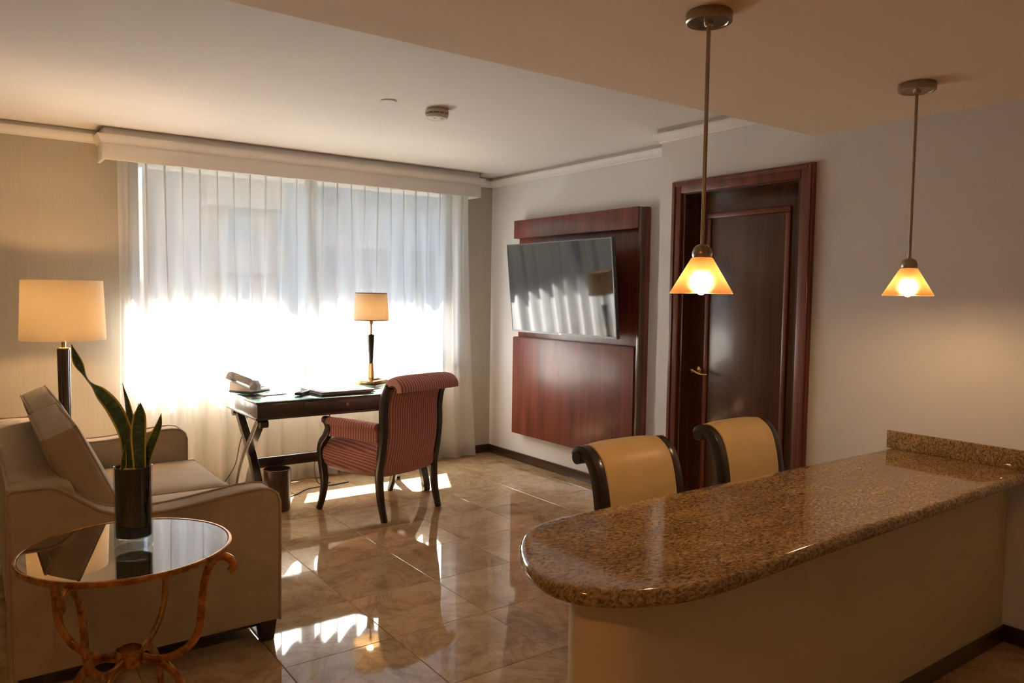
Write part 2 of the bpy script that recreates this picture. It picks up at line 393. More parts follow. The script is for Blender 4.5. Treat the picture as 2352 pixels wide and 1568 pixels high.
# ================================================================== STRUCTURE
# floor with individually laid marble tiles
bm = NB(); box(bm, XL-0.2, 4.2, YF-0.2, 6.06, -0.12, -0.004); floor = struct('floor', bm, 'grout')
TS, GAP = 0.467, 0.0022
def tile_mesh(wx, wy):
    bm = NB(); hx, hy, c = wx/2, wy/2, 0.0014
    lo = [bm.verts.new((sx*hx, sy*hy, -0.006)) for sx, sy in ((-1,-1),(1,-1),(1,1),(-1,1))]
    md = [bm.verts.new((sx*hx, sy*hy, -c)) for sx, sy in ((-1,-1),(1,-1),(1,1),(-1,1))]
    tp = [bm.verts.new((sx*(hx-c), sy*(hy-c), 0)) for sx, sy in ((-1,-1),(1,-1),(1,1),(-1,1))]
    bm.faces.new(tp)
    for a, b2 in ((lo, md), (md, tp)):
        for k in range(4): bm.faces.new((a[k], a[(k+1) % 4], b2[(k+1) % 4], b2[k]))
    me = bpy.data.meshes.new('tile'); bm.to_mesh(me); bm.free(); me.materials.append(MATS['marble']); return me
tm = {}
ix0, ix1 = math.floor((XL-1.44)/TS), math.ceil((XW-1.44)/TS)
iy0, iy1 = math.floor((YF-3.285)/TS), math.ceil((YW-3.285)/TS)
for i in range(ix0, ix1):
    for j in range(iy0, iy1):
        x0, x1 = max(1.44+i*TS, XL), min(1.44+(i+1)*TS, XW); y0, y1 = max(3.285+j*TS, YF), min(3.285+(j+1)*TS, YW)
        if x0 > XD and y1 < YS: continue
        wx, wy = round(x1-x0-GAP, 4), round(y1-y0-GAP, 4)
        if wx < 0.01 or wy < 0.01: continue
        if (wx, wy) not in tm: tm[(wx, wy)] = tile_mesh(wx, wy)
        o = bpy.data.objects.new('tile', tm[(wx, wy)]); C.objects.link(o); o.parent = floor
        o.location = ((x0+x1)/2, (y0+y1)/2, 0)

# ceiling: main plane and the lowered soffit over the kitchen side
bm = NB(); box(bm, XL-0.2, 4.1, YSOFF-0.3, 6.05, CEIL, CEIL+0.12); box(bm, XL-0.2, 4.1, YF-0.2, YSOFF-0.3, CEIL, CEIL+0.12)
ceil = struct('ceiling', bm, 'ceiling_paint')
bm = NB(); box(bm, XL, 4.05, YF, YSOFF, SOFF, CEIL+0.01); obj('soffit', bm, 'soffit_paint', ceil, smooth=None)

# window wall with its opening
OX0, OX1, OZ0, OZ1 = 0.94, 3.56, 0.83, 2.40
WO = 6.02
bm = NB()
box(bm, XL, OX0, YW, WO, 0.001, CEIL); box(bm, OX1, 4.1, YW, WO, 0.001, CEIL)
box(bm, OX0, OX1, YW, WO, 0.001, OZ0); box(bm, OX0, OX1, YW, WO, OZ1, CEIL)
struct('wall_back', bm, 'wallpaper')
# right wall: panel bay, step, door bay with opening
DY0, DY1, DZ = 2.385, 3.185, 2.085
bm = NB()
box(bm, XW, 4.1, YS, YW, 0.001, CEIL)
box(bm, XD, 4.1, DY1, YS, 0.001, CEIL); box(bm, XD, 4.1, YF, DY0, 0.001, CEIL); box(bm, XD, 4.1, DY0, DY1, DZ, CEIL)
box(bm, XD+0.14, 4.1, DY0, DY1, 0.001, DZ)
struct('wall_right', bm, 'wall_paint')
bm = NB(); box(bm, XL-0.15, XL, YF, YW, 0.001, CEIL); struct('wall_left', bm, 'wallpaper')
bm = NB(); box(bm, XL-0.15, 4.1, YF-0.15, YF, 0.001, CEIL); struct('wall_front', bm, 'wall_paint')

# crown mouldings
def crown(name, p0, p1, nrm, nrm1=None):
    """p0,p1: wall points (x,y); nrm: direction into the room"""
    prof = [(0.0, 2.408), (0.012, 2.408), (0.016, 2.418), (0.034, 2.430), (0.048, 2.448), (0.050, 2.462), (0.020, 2.462), (0.020, CEIL), (0.0, CEIL)]
    bm = NB(); A = []
    for p, q in ((p0, nrm), (p1, nrm1 or nrm)): A.append([bm.verts.new((p[0]+q[0]*d, p[1]+q[1]*d, z)) for d, z in prof])
    k = len(prof); bm.faces.new(A[0]); bm.faces.new(A[1][::-1])
    for i in range(k): bm.faces.new((A[0][i], A[1][i], A[1][(i+1) % k], A[0][(i+1) % k]))
    return struct(name, bm, 'trim_paint', smooth=30)
crown('trim_1', (XL, YW), (0.745, YW), (0, -1)); crown('trim_2', (3.66, YW), (XW, YW), (0, -1))
crown('trim_3', (XW, YS), (XW, YW), (-1, 0)); crown('trim_4', (XD, YSOFF-0.01), (XD, YS), (-1, 0), (-1, 1))
crown('trim_5', (XD, YS), (XW, YS), (-1, 1), (0, 1))
# baseboards
def baseb(name, x0, x1, y0, y1, axis):
    bm = NB(); box(bm, x0, x1, y0, y1, 0.0015, 0.075); bevel(bm, 0.006, 2)
    return struct(name, bm, 'base_wood', smooth=30)
baseb('baseboard_right', XW-0.018, XW, YS, YW, 1); baseb('baseboard_back', XL, XW-0.018, YW-0.018, YW, 0)
baseb('baseboard_door', XD-0.016, XD, YF, 1.34, 1); baseb('baseboard_step', XD, XW-0.018, YS, YS+0.018, 0)
baseb('baseboard_counter', XD-0.016, XD, 1.57, 2.30, 1)

# window: frame, sashes, panes, sill, outer eyebrow
win = tag(bpy.data.objects.new('window_1', None), 'wide two-pane window with dark frame behind the sheer curtains', kind='structure'); C.objects.link(win)
FY0, FY1 = 5.86, 5.93
bm = NB()
box(bm, OX0, OX0+0.07, FY0, FY1, OZ0, OZ1); box(bm, OX1-0.07, OX1, FY0, FY1, OZ0, OZ1)
box(bm, OX0+0.07, OX1-0.07, FY0, FY1, OZ0, OZ0+0.115); box(bm, OX0+0.07, OX1-0.07, FY0, FY1, OZ1-0.06, OZ1)
obj('window_frame', bm, 'frame_metal', win, smooth=None)
obj('mullion', bbox(2.225, 2.295, FY0-0.015, FY1, OZ0+0.115, OZ1-0.06), 'frame_metal', win)
for a, b2 in ((OX0+0.07, 2.225), (2.295, OX1-0.07)):
    bm = NB(); box(bm, a, b2, 5.89, 5.896, OZ0+0.115, OZ1-0.06); obj('pane', bm, 'window_glass', win, smooth=None)
obj('window_sill', bbox(OX0-0.02, OX1+0.02, YW-0.012, FY0, OZ0-0.03, OZ0+0.002), 'sill_stone', win)
bm = NB(); box(bm, 0.2, 4.3, WO, 6.32, 2.36, 2.62)
obj('eyebrow', bm, 'facade_white', win, smooth=None)

# ------------------------------------------------------------------ door
door = tag(bpy.data.objects.new('door_1', None), kind='structure'); C.objects.link(door)
def casing(bm, y0, y1, zt, x, wdt, th):
    box(bm, x-th, x, y0, y0+wdt, 0.002, zt); box(bm, x-th, x, y1-wdt, y1, 0.002, zt); box(bm, x-th, x, y0+wdt, y1-wdt, zt-wdt, zt)
bm = NB(); casing(bm, 2.302, 3.268, 2.152, XD, 0.075, 0.028); bevel(bm, 0.005, 2); obj('casing', bm, 'mahogany', door)
bm = NB(); casing(bm, 2.312, 3.258, 2.142, XD-0.028, 0.022, 0.008); bevel(bm, 0.003, 1); obj('casing_bead', bm, 'mahogany', door)
bm = NB(); casing(bm, DY0-0.016, DY1+0.016, DZ+0.016, XD+0.13, 0.03, 0.14); obj('jamb', bm, 'door_wood', door)
leaf = obj('door_leaf', bbox(XD+0.085, XD+0.125, DY0+0.011, DY1-0.011, 0.006, DZ-0.011, 0.002), 'door_wood', door)
XLf = XD+0.085
def ring_mould(name, y0, y1, z0, z1, x, wdt, th, m, par):
    bm = NB()
    for (a0, a1, b0, b1) in ((y0, y1, z1-wdt, z1), (y0, y1, z0, z0+wdt), (y0, y0+wdt, z0+wdt, z1-wdt), (y1-wdt, y1, z0+wdt, z1-wdt)):
        box(bm, x-th, x, a0, a1, b0, b1)
    bevel(bm, th*0.45, 2)
    return obj(name, bm, m, par)
ring_mould('panel_moulding', 2.497, 3.072, 0.22, 1.955, XLf, 0.032, 0.014, 'mahogany', leaf)
obj('door_panel', bbox(XLf-0.005, XLf, 2.529, 3.040, 0.252, 1.923, 0.002), 'door_wood', leaf)
hb = NB(); lathe(hb, [(0, 0), (0.027, 0), (0.027, 0.004), (0.018, 0.009), (0.011, 0.012), (0.011, 0.05), (0, 0.05)], seg=24)
bmesh.ops.transform(hb, matrix=T(XLf, 3.118, 1.0)@Ry(-PI/2), verts=hb.verts)
tube(hb, spline([(XLf-0.05, 3.130, 1.003), (XLf-0.053, 3.112, 1.003), (XLf-0.055, 3.075, 0.992), (XLf-0.052, 3.035, 0.986), (XLf-0.048, 3.005, 0.989)], 6), [0.011]*6+[0.0075]*12+[0.006]*7, 10)
tag(obj('door_handle', hb, 'brass', leaf), 'polished brass lever handle')

# ================================================================== OUTSIDE
bm = NB(); box(bm, -90, 120, 7.5, 160, -16.3, -16); tag(obj('ground', bm, 'street', smooth=None), kind='structure')
def building(label, x0, x1, y, z1, m, wx, wz, px, pz, pm='facade_glass', zlo=-8, balcony=False, zoff=0.0):
    t = thing('apartment_building' if balcony else 'office_building', label, 'building', ((x0+x1)/2, y, -16))
    ox, oz = (x0+x1)/2, -16
    bm = NB(); box(bm, x0-ox, x1-ox, 0, 9, 0, z1-oz); obj('facade', bm, m, t, smooth=None)
    bm = NB(); box(bm, x0-ox-0.15, x1-ox+0.15, -0.15, 9.15, z1-oz, z1-oz+0.4); obj('parapet', bm, m, t, smooth=None)
    fr = NB(); box(fr, -wx/2, wx/2, -0.06, 0.02, 0, wz); gl = NB(); box(gl, -wx/2+0.08, wx/2-0.08, -0.075, -0.05, 0.08, wz-0.08)
    f0 = g0 = s0 = None
    cols = int((x1-x0-0.4)/px); rows = int((min(z1, 13)-zlo-0.5)/pz)
    for i in range(cols):
        for j in range(rows):
            X = x0-ox+(x1-x0)/2-(cols-1)*px/2+i*px-(x1-x0)/2+(x1-x0)/2; X = -(cols-1)*px/2+i*px
            Z = zlo-oz+zoff+j*pz+0.8
            if f0 is None:
                f0 = obj('window', fr, 'facade_white', t, smooth=None, loc=(X, 0, Z)); g0 = obj('pane', gl, pm, f0, smooth=None)
            else:
                f = f0.copy(); C.objects.link(f); f.parent = t; f.location = (X, 0, Z)
                g = g0.copy(); C.objects.link(g); g.parent = f
    if balcony:
        bb = NB(); box(bb, x0-ox, x1-ox, -1.1, 0, 0, 0.16); box(bb, x0-ox, x1-ox, -1.1, -1.02, 0.16, 0.95)
        s0 = obj('balcony', bb, 'facade_beige', t, smooth=None, loc=(0, 0, zlo-oz))
        for j in range(1, rows):
            s = s0.copy(); C.objects.link(s); s.parent = t; s.location = (0, 0, zlo-oz+j*pz)
    return t
building('pale grey-blue tower at the far left behind the sheer curtain', 1.0, 7.6, 36, 5.2, 'facade_blue', 1.1, 1.3, 1.7, 2.6)
building('slim beige tower with stacked balconies seen through the left curtain', 6.0, 8.4, 25, 20, 'facade_beige', 0.8, 1.4, 1.2, 2.0, balcony=True)
building('broad pale glass office block behind the left curtain', 8.6, 16.2, 26, 21, 'facade_blue', 1.5, 1.7, 2.0, 2.9)
building('beige building with window grid seen right of the mullion', 15.8, 19.6, 36.5, 7.5, 'facade_beige', 0.9, 1.2, 1.45, 1.9)
building('lilac-grey tower behind the right curtain', 19.0, 27.0, 27, 22, 'facade_lilac', 1.4, 1.6, 2.1, 3.0)
building('warm beige tower at the far right behind the curtain', 27.4, 36.0, 31, 19, 'facade_beige', 1.3, 1.5, 2.2, 2.8)

# ================================================================== VALANCE AND CURTAINS
VY = 5.55
val = thing('curtain_valance', 'long white pelmet box with flared cornice above the window', 'valance', (2.2, YW, 2.28))
def V(bm): bmesh.ops.translate(bm, verts=bm.verts, vec=(-2.2, -YW, -2.28)); return bm
obj('front_board', V(bbox(0.748, 3.656, VY, VY+0.02, 2.284, 2.405, 0.002)), 'trim_paint', val)
for a in (0.748, 3.636):
    obj('end_board', V(bbox(a, a+0.02, VY+0.02, YW, 2.284, 2.405, 0.002)), 'trim_paint', val)
obj('top_board', V(bbox(0.75, 3.654, VY+0.004, YW, 2.405, 2.418, 0.001)), 'trim_paint', val)
prof = [(0.0, 2.392), (0.004, 2.388), (0.006, 2.398), (0.014, 2.410), (0.028, 2.428), (0.030, 2.442), (0.0, 2.442)]
bm = NB(); rings = []
for (x, y, dx, dy) in ((0.748, YW, -1, 0), (0.748, VY, -1, -1), (3.656, VY, 1, -1), (3.656, YW, 1, 0)):
    rings.append([bm.verts.new((x+dx*d, y+dy*d, z)) for d, z in prof])
for a, b2 in zip(rings, rings[1:]):
    for k in range(len(prof)): bm.faces.new((a[k], a[(k+1) % 7], b2[(k+1) % 7], b2[k]))
obj('frieze', V(bbox(0.758, 3.646, VY+0.010, YW, 2.442, CEIL, 0.001)), 'trim_paint', val)
obj('cornice', V(bm), 'trim_paint', val, smooth=30)

def curtain(label, x0, x1, seed, flare_l, flare_r):
    rnd = random.Random(seed)
    t = thing('sheer_curtain', label, 'curtain', ((x0+x1)/2, 5.67, 0.012), group='sheer window curtains')
    cx = (x0+x1)/2
    wd = x1-x0; nu = int(wd/0.0036); nv = 44; ztop = 2.40
    npl = round(wd/0.118)
    ph = [rnd.uniform(-1.1, 1.1) for _ in range(npl+2)]; am = [rnd.uniform(0.55, 1.35) for _ in range(npl+2)]
    wb = [rnd.uniform(-1, 1) for _ in range(npl+2)]; keep = [rnd.choice((0.10, 0.2, 0.5, 0.9)) for _ in range(npl+2)]
    bm = NB(); rows = []
    for j in range(nv+1):
        v = j/nv; z = 0.012 + (ztop-0.012)*v
        k = 1-v                      # 0 at the top, 1 at the hem
        loose = min(1.0, k*1.9); loose = loose*loose*(3-2*loose)
        row = []
        for i in range(nu+1):
            u = i/nu; s_ = u*npl
            a = int(min(s_, npl-1)); f = s_-a; sm = f*f*(3-2*f)
            pj = ph[a]*(1-sm)+ph[a+1]*sm; aj = am[a]*(1-sm)+am[a+1]*sm; bj = wb[a]*(1-sm)+wb[a+1]*sm
            # wide soft folds
            p = 2*PI*s_*0.76 + pj
            y = loose*(-0.043*aj*math.cos(p) - 0.016*bj*math.cos(p*0.37+seed))
            xo = loose*0.010*bj
            # a narrow overlapping pinch pleat per heading, relaxing downwards
            d = (f-0.5)/0.15
            if abs(d) < 1:
                pk = max(math.exp(-3.2*k), keep[a]*(1-0.45*k))
                win_ = (1-d*d)**2
                xo += -0.0135*pk*math.sin(PI*d)*1.35*(1-d*d)
                y += -0.018*pk*win_
            x = x0 + u*wd + xo
            if u < 0.12: x -= flare_l*k*k*(1-u/0.12)
            if u > 0.80: x += flare_r*k*k*((u-0.80)/0.20)
            row.append(bm.verts.new((x-cx, y, z-0.012)))
        rows.append(row)
    for a, b2 in zip(rows, rows[1:]):
        for i in range(nu): bm.faces.new((a[i], a[i+1], b2[i+1], b2[i]))
    obj('cloth', bm, 'sheer', t, smooth=80)
    hm = NB()
    tube(hm, [Vector(p) for p in ((x0-cx+0.03, 0.0, 2.392), (x1-cx-0.03, 0.0, 2.392))], 0.008, 8)
    obj('track', hm, 'trim_paint', t)
    return t
curtain('left sheer white curtain hanging behind the desk phone and sofa', 0.85, 2.236, 3, 0.03, 0.0)
curtain('right sheer white curtain hanging behind the desk lamp and armchair', 2.216, 3.60, 11, 0.0, 0.10)

# ================================================================== TV PANEL AND TV
tp = thing('wall_panel', 'mahogany wall panel with recess behind the television', 'panel', (XW, 4.53, 0.266))
def W(bm): bmesh.ops.translate(bm, verts=bm.verts, vec=(-XW, -4.53, -0.266)); return bm
PX = XW-0.10
obj('back_board', W(bbox(XW-0.045, XW-0.002, 3.785, 5.275, 0.266, 2.075, 0.002)), 'mahogany', tp)
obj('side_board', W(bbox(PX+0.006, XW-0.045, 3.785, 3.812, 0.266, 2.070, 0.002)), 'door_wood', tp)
obj('header', W(bbox(PX, XW-0.045, 3.812, 5.281, 1.925, 2.075, 0.002)), 'mahogany', tp)
obj('lower_panel', W(bbox(PX, XW-0.045, 3.826, 5.276, 0.267, 1.089, 0.002)), 'mahogany', tp)
obj('ledge', W(bbox(PX+0.006, XW-0.045, 3.826, 5.270, 1.089, 1.094, 0.001)), 'mahogany', tp)

TW, TH, TD = 1.245, 0.712, 0.03
tv = thing('television', 'large flat television tilted down on the mahogany panel', 'television', (3.70, 4.495, 1.148))
Mt = Ry(math.radians(-5.6))
def TVm(bm): bmesh.ops.transform(bm, matrix=Mt, verts=bm.verts); return bm
bm = NB(); box(bm, 0.0, TD, -TW/2, TW/2, 0, TH); bevel(bm, 0.003, 2); obj('case', TVm(bm), 'dark_plastic', tv)
bm = NB()
b0, e0 = 0.009, -0.0035
for a in ((-TW/2, TW/2, TH-b0, TH), (-TW/2, TW/2, 0, 0.016), (-TW/2, -TW/2+b0, 0.016, TH-b0), (TW/2-b0, TW/2, 0.016, TH-b0)): box(bm, e0, 0.001, *a)
obj('bezel', TVm(bm), 'bezel', tv, smooth=None)
bm = NB(); box(bm, -0.0015, 0.001, -TW/2+b0, TW/2-b0, 0.016, TH-b0); obj('screen', TVm(bm), 'screen', tv, smooth=None)
bm = NB(); box(bm, -0.005, -0.0034, -0.014, 0.0, 0.004, 0.012); box(bm, -0.005, -0.0034, 0.004, 0.012, 0.004, 0.012); tag(obj('logo', TVm(bm), 'chrome', tv, smooth=None), 'tiny silver maker mark on the lower bezel')
bm = NB(); box(bm, TD, 0.10, -0.03, 0.03, 0.30, 0.42); box(bm, 0.095, 0.170, -0.10, 0.10, 0.24, 0.48); obj('wall_bracket', bm, 'dark_plastic', tv)

# ================================================================== CEILING DEVICES
sd = thing('smoke_detector', 'cream smoke detector with slotted side on the ceiling', 'smoke detector', (2.205, 3.812, CEIL))
bm = NB(); lathe(bm, [(0, 0), (0.056, 0), (0.056, -0.006), (0.066, -0.010), (0.068, -0.016), (0.066, -0.026)], seg=40)
obj('base', bm, 'cream_plastic', sd)
bm = NB(); lathe(bm, [(0.061, -0.013), (0.061, -0.038)], seg=40); obj('grille', bm, 'dark_plastic', sd)
bm = NB(); lathe(bm, [(0.064, -0.034), (0.0615, -0.050), (0.058, -0.053), (0.052, -0.053), (0.050, -0.051), (0.046, -0.053), (0, -0.054)], seg=40); obj('cover', bm, 'cream_plastic', sd)
rib = NB()
for k in range(12):
    v, f = box(rib, 0.058, 0.0665, -0.0018, 0.0018, -0.036, -0.024, Rz(2*PI*k/12+0.2))
for zz in (-0.028, -0.032): lathe(rib, [(0.0645, zz), (0.0645, zz-0.0012)], seg=40)
obj('rib', rib, 'cream_plastic', sd)
bm = NB(); lathe(bm, [(0, -0.0545), (0.007, -0.0545), (0.007, -0.055), (0, -0.055)], c=(-0.02, -0.01, 0), seg=14); obj('test_lamp', bm, 'black_gloss', sd)
bm = NB(); lathe(bm, [(0, -0.0545), (0.009, -0.0545), (0.009, -0.0556), (0, -0.0556)], c=(0.022, -0.02, 0), seg=14); obj('button', bm, 'grey_plastic', sd)
sp = thing('sprinkler_cover', 'flat round white cover plate on the ceiling beside the smoke detector', 'cover plate', (1.905, 3.815, CEIL))
bm = NB(); lathe(bm, [(0, -0.006), (0.040, -0.006), (0.042, -0.004), (0.042, -0.002)], seg=36); obj('plate', bm, 'ceiling_paint', sp)
bm = NB(); lathe(bm, [(0, -0.001), (0.034, -0.001), (0.034, 0), (0, 0)], seg=24); obj('socket', bm, 'dark_plastic', sp)

# ================================================================== PENDANTS
def pendant(label, x, y, zs):
    """zs: height of the shade's lower rim"""
    t = thing('pendant_lamp', label, 'pendant lamp', (x, y, SOFF), group='pendant lamps over the counter')
    D = zs-SOFF
    bm = NB(); lathe(bm, [(0, 0), (0.066, 0), (0.068, -0.004), (0.068, -0.026), (0.064, -0.030), (0.056, -0.030), (0.054, -0.027), (0, -0.027)], seg=40); cn = obj('canopy', bm, 'nickel', t)
    for a in (-0.030, 0.030):
        bm = NB(); lathe(bm, [(0.006, -0.026), (0.006, -0.032), (0.004, -0.036), (0, -0.037)], c=(a*0.9, a*0.4, 0), seg=12); obj('screw', bm, 'nickel', cn)
    bm = NB(); lathe(bm, [(0.014, -0.026), (0.013, -0.036), (0.008, -0.040), (0, -0.040)], seg=20); obj('collar', bm, 'nickel', cn)
    bm = NB(); tube(bm, [(0, 0, -0.03), (0, 0, D+0.135)], 0.0062, 14); obj('rod', bm, 'nickel', t)
    bm = NB(); lathe(bm, [(0, 0.147), (0.010, 0.147), (0.019, 0.143), (0.027, 0.134), (0.0305, 0.122), (0.030, 0.112), (0.027, 0.106), (0, 0.106)], c=(0, 0, D), seg=28); obj('socket_cap', bm, 'nickel', t)
    bm = NB(); lathe(bm, [(0.027, 0.107), (0.031, 0.106), (0.034, 0.102), (0.0915, 0.004), (0.093, 0.001), (0.0925, -0.001), (0.0905, 0.0)], c=(0, 0, D), seg=48); tag(obj('shade', bm, 'frosted', t), 'frosted amber-lit glass cone shade')
    bm = NB(); lathe(bm, [(0, 0.106), (0.0125, 0.106), (0.0125, 0.062), (0.011, 0.056), (0, 0.056)], c=(0, 0, D), seg=20); obj('bulb_socket', bm, 'pale_plastic', t)
    bm = NB(); lathe(bm, [(0.010, 0.057), (0.014, 0.050), (0.0205, 0.034), (0.0205, 0.022), (0.015, 0.006), (0.008, -0.003), (0, -0.005)], c=(0, 0, D), seg=20); obj('bulb', bm, 'bulb_pendant', t)
    return t
pendant('pendant lamp with cone glass shade hanging in front of the door', 1.809, 1.534, 1.462)
pendant('pendant lamp with cone glass shade hanging before the bare wall at right', 3.024, 1.527, 1.468)

glow('bulb_kitchen', (1.0, 0.46, 0.12), KITCHEN)
kl = thing('ceiling_lamp', 'round flush warm ceiling lamp over the kitchen, behind the viewer', 'ceiling lamp', (-0.75, 0.55, SOFF))
bm = NB(); lathe(bm, [(0, 0), (0.17, 0), (0.17, -0.03), (0.155, -0.034), (0.155, -0.02), (0, -0.02)], seg=40); obj('housing', bm, 'nickel', kl)
bm = NB(); lathe(bm, [(0.154, -0.022), (0.15, -0.036), (0.09, -0.046), (0, -0.05)], seg=40); obj('diffuser', bm, 'bulb_kitchen', kl)

# ================================================================== COUNTER
ct = thing('granite_countertop', 'long polished brown granite counter top with rounded end', 'countertop', (2.4, 1.54, 0.70))
ZC = 0.747
edge = spline([(3.58, 1.853), (1.95, 1.848), (1.72, 1.846), (1.562, 1.848), (1.459, 1.833), (1.362, 1.793), (1.283, 1.724), (1.213, 1.618), (1.172, 1.508), (1.163, 1.415), (1.197, 1.338), (1.275, 1.271), (1.382, 1.226), (1.482, 1.207), (1.605, 1.205), (2.023, 1.222), (2.555, 1.236), (3.40, 1.258), (3.58, 1.262)], 4)
def inset(pl, d):
    n = len(pl); out = []
    for i, p in enumerate(pl):
        a = pl[max(i-1, 0)]; b2 = pl[min(i+1, n-1)]
        t = (b2-a); t = Vector((t[0], t[1])).normalized(); nn = Vector((-t.y, t.x))
        out.append((p[0]+nn.x*d, p[1]+nn.y*d))
    return out
bm = NB(); rings = []
for d, z in ((0.05, 0.0), (0.010, 0.0), (0.003, 0.004), (-0.002, 0.012), (-0.003, 0.021), (-0.001, 0.031), (0.004, 0.039), (0.010, 0.0435), (0.016, 0.045), (0.05, 0.045)):
    rings.append([bm.verts.new((x-2.4, y-1.54, z+0.002)) for x, y in inset(edge, d)])
for a, b2 in zip(rings, rings[1:]):
    for k in range(len(a)-1): bm.faces.new((a[k], a[k+1], b2[k+1], b2[k]))
bm.faces.new(rings[0]); bm.faces.new(rings[-1][::-1])
bm.faces.new([r[0] for r in rings] + [r[-1] for r in rings[::-1]])
obj('slab', bm, 'granite', ct, smooth=40)
obj('backsplash', bbox(3.563-2.4, 3.581-2.4, 1.262-1.54, 1.868-1.54, 0.0475, 0.131, 0.002), 'granite', ct)
# cream half-height wall below it with a rounded end
cb = thing('counter_base', 'cream half-height wall with rounded end under the granite counter', 'counter base', (2.4, 1.47, 0))
def base_poly(off=0.0):
    pts = [(3.582, 1.565+off), (1.47, 1.565+off)]
    cxx, cyy, rr = 1.40, 1.455, 0.11
    pts = [(3.582, cyy+rr+off), (cxx, cyy+rr+off)]
    for k in range(1, 24): pts.append((cxx-(rr*1.0+off)*math.sin(PI*k/24)*1.15, cyy+(rr+off)*math.cos(PI*k/24)))
    pts += [(cxx, cyy-rr-off), (3.582, cyy-rr-off)]
    return [(x-2.4, y-1.47) for x, y in pts]
bm = NB(); prism(bm, base_poly(), 0.002, 0.7015, 'XY'); obj('half_wall', bm, 'counter_paint', cb, smooth=30)
bm = NB(); prism(bm, base_poly(0.014), 0.0015, 0.062, 'XY'); obj('skirting', bm, 'base_wood', cb, smooth=30)

# ================================================================== DINING CHAIRS
def dining_chair(label, x, y, rz):
    """origin under the seat centre; local -y faces the counter"""
    t = thing('dining_chair', label, 'chair', (x, y, 0), rz, 'cream leather dining chairs at the counter')
    t.scale = (0.93, 0.96, 0.957)
    hw = 0.215
    # scrolled back stiles: side profile (y,z)
    line = spline([(0.20, 0.44), (0.205, 0.58), (0.215, 0.70), (0.237, 0.80), (0.268, 0.865), (0.312, 0.897), (0.348, 0.893), (0.362, 0.872)], 6)
    for s in (-1, 1):
        bm = NB(); pts = [(s*hw, p[0], p[1]) for p in line]
        rad = [1.0]*len(pts)
        for i in range(len(pts)): rad[i] = 1.0 - 0.10*i/len(pts)
        tube(bm, pts, rad, flat=(0.050, 0.046), upv=(1, 0, 0)); 
        bmesh.ops.recalc_face_normals(bm, faces=bm.faces); bevel(bm, 0.006, 2, 40)
        bb = lathe(NB(), [(0, -0.024), (0.026, -0.024), (0.026, 0.024), (0, 0.024)], seg=20)
        bmesh.ops.transform(bb, matrix=T(s*hw, 0.347, 0.872)@Ry(PI/2), verts=bb.verts)
        me = bpy.data.meshes.new('x'); bb.to_mesh(me); bb.free(); bm.from_mesh(me); bpy.data.meshes.remove(me)
        obj('stile', bm, 'espresso', t, smooth=40)
    # upholstered back panel following the stiles, bulging a little to the front
    front, back = [], []
    pan = spline([(0.185, 0.40), (0.185, 0.58), (0.193, 0.70), (0.214, 0.805), (0.245, 0.876), (0.300, 0.916), (0.352, 0.915), (0.385, 0.885)], 6)
    bm = NB(); g = []
    nx = 14
    for i, p in enumerate(pan):
        a = pan[max(0, i-1)]; b2 = pan[min(len(pan)-1, i+1)]
        tt = Vector((b2[0]-a[0], b2[1]-a[1])).normalized(); nn = Vector((-tt.y, tt.x))
        row = []
        for k in range(nx+1):
            u = -1+2*k/nx; bl = 0.012*(1-u**4)
            row.append(bm.verts.new((u*(hw-0.022), p[0]+nn.x*bl, p[1]+nn.y*bl)))
        for k in range(nx, -1, -1):
            u = -1+2*k/nx; bl = -0.048
            row.append(bm.verts.new((u*(hw-0.022), p[0]+nn.x*bl, p[1]+nn.y*bl)))
        g.append(row)
    for a, b2 in zip(g, g[1:]):
        for k in range(len(a)): bm.faces.new((a[k], a[(k+1) % len(a)], b2[(k+1) % len(a)], b2[k]))
    bm.faces.new(g[0]); bm.faces.new(g[-1][::-1])
    bk = obj('back_pad', bm, 'leather', t, smooth=50)
    for s in (-1, 1):
        bm = NB(); tube(bm, [(s*(hw-0.028), p[0]-0.001, p[1]+0.001) for p in pan], 0.0035, 6); obj('welt', bm, 'stitching', bk)
    bm = NB(); cushion(bm, 0.46, 0.46, 0.09, 0.035, (0, 0, 0.02), 8, T(0, -0.02, 0.435)); obj('seat', bm, 'leather', t, smooth=60)
    bm = NB(); box(bm, -0.225, 0.225, -0.23, 0.21, 0.345, 0.395); bevel(bm, 0.005); obj('apron', bm, 'espresso', t)
    for sx in (-1, 1):
        bm = NB(); tube(bm, [(sx*0.20, -0.21, 0.38), (sx*0.20, -0.21, 0.0)], [1, 0.65], flat=(0.045, 0.045), upv=(1, 0, 0)); bevel(bm, 0.004); obj('leg', bm, 'espresso', t)
        bm = NB(); tube(bm, spline([(sx*hw, 0.20, 0.46), (sx*hw, 0.205, 0.28), (sx*hw, 0.235, 0.12), (sx*hw, 0.285, 0.0)], 5), 1.0, flat=(0.044, 0.042), upv=(1, 0, 0)); bevel(bm, 0.004, 1, 60); obj('leg', bm, 'espresso', t)
    return t
dining_chair('cream leather dining chair at the counter, nearer its rounded end', 2.10, 1.84, 0.0)
dining_chair('cream leather dining chair at the counter, in front of the door', 2.885, 1.92, 0.02)

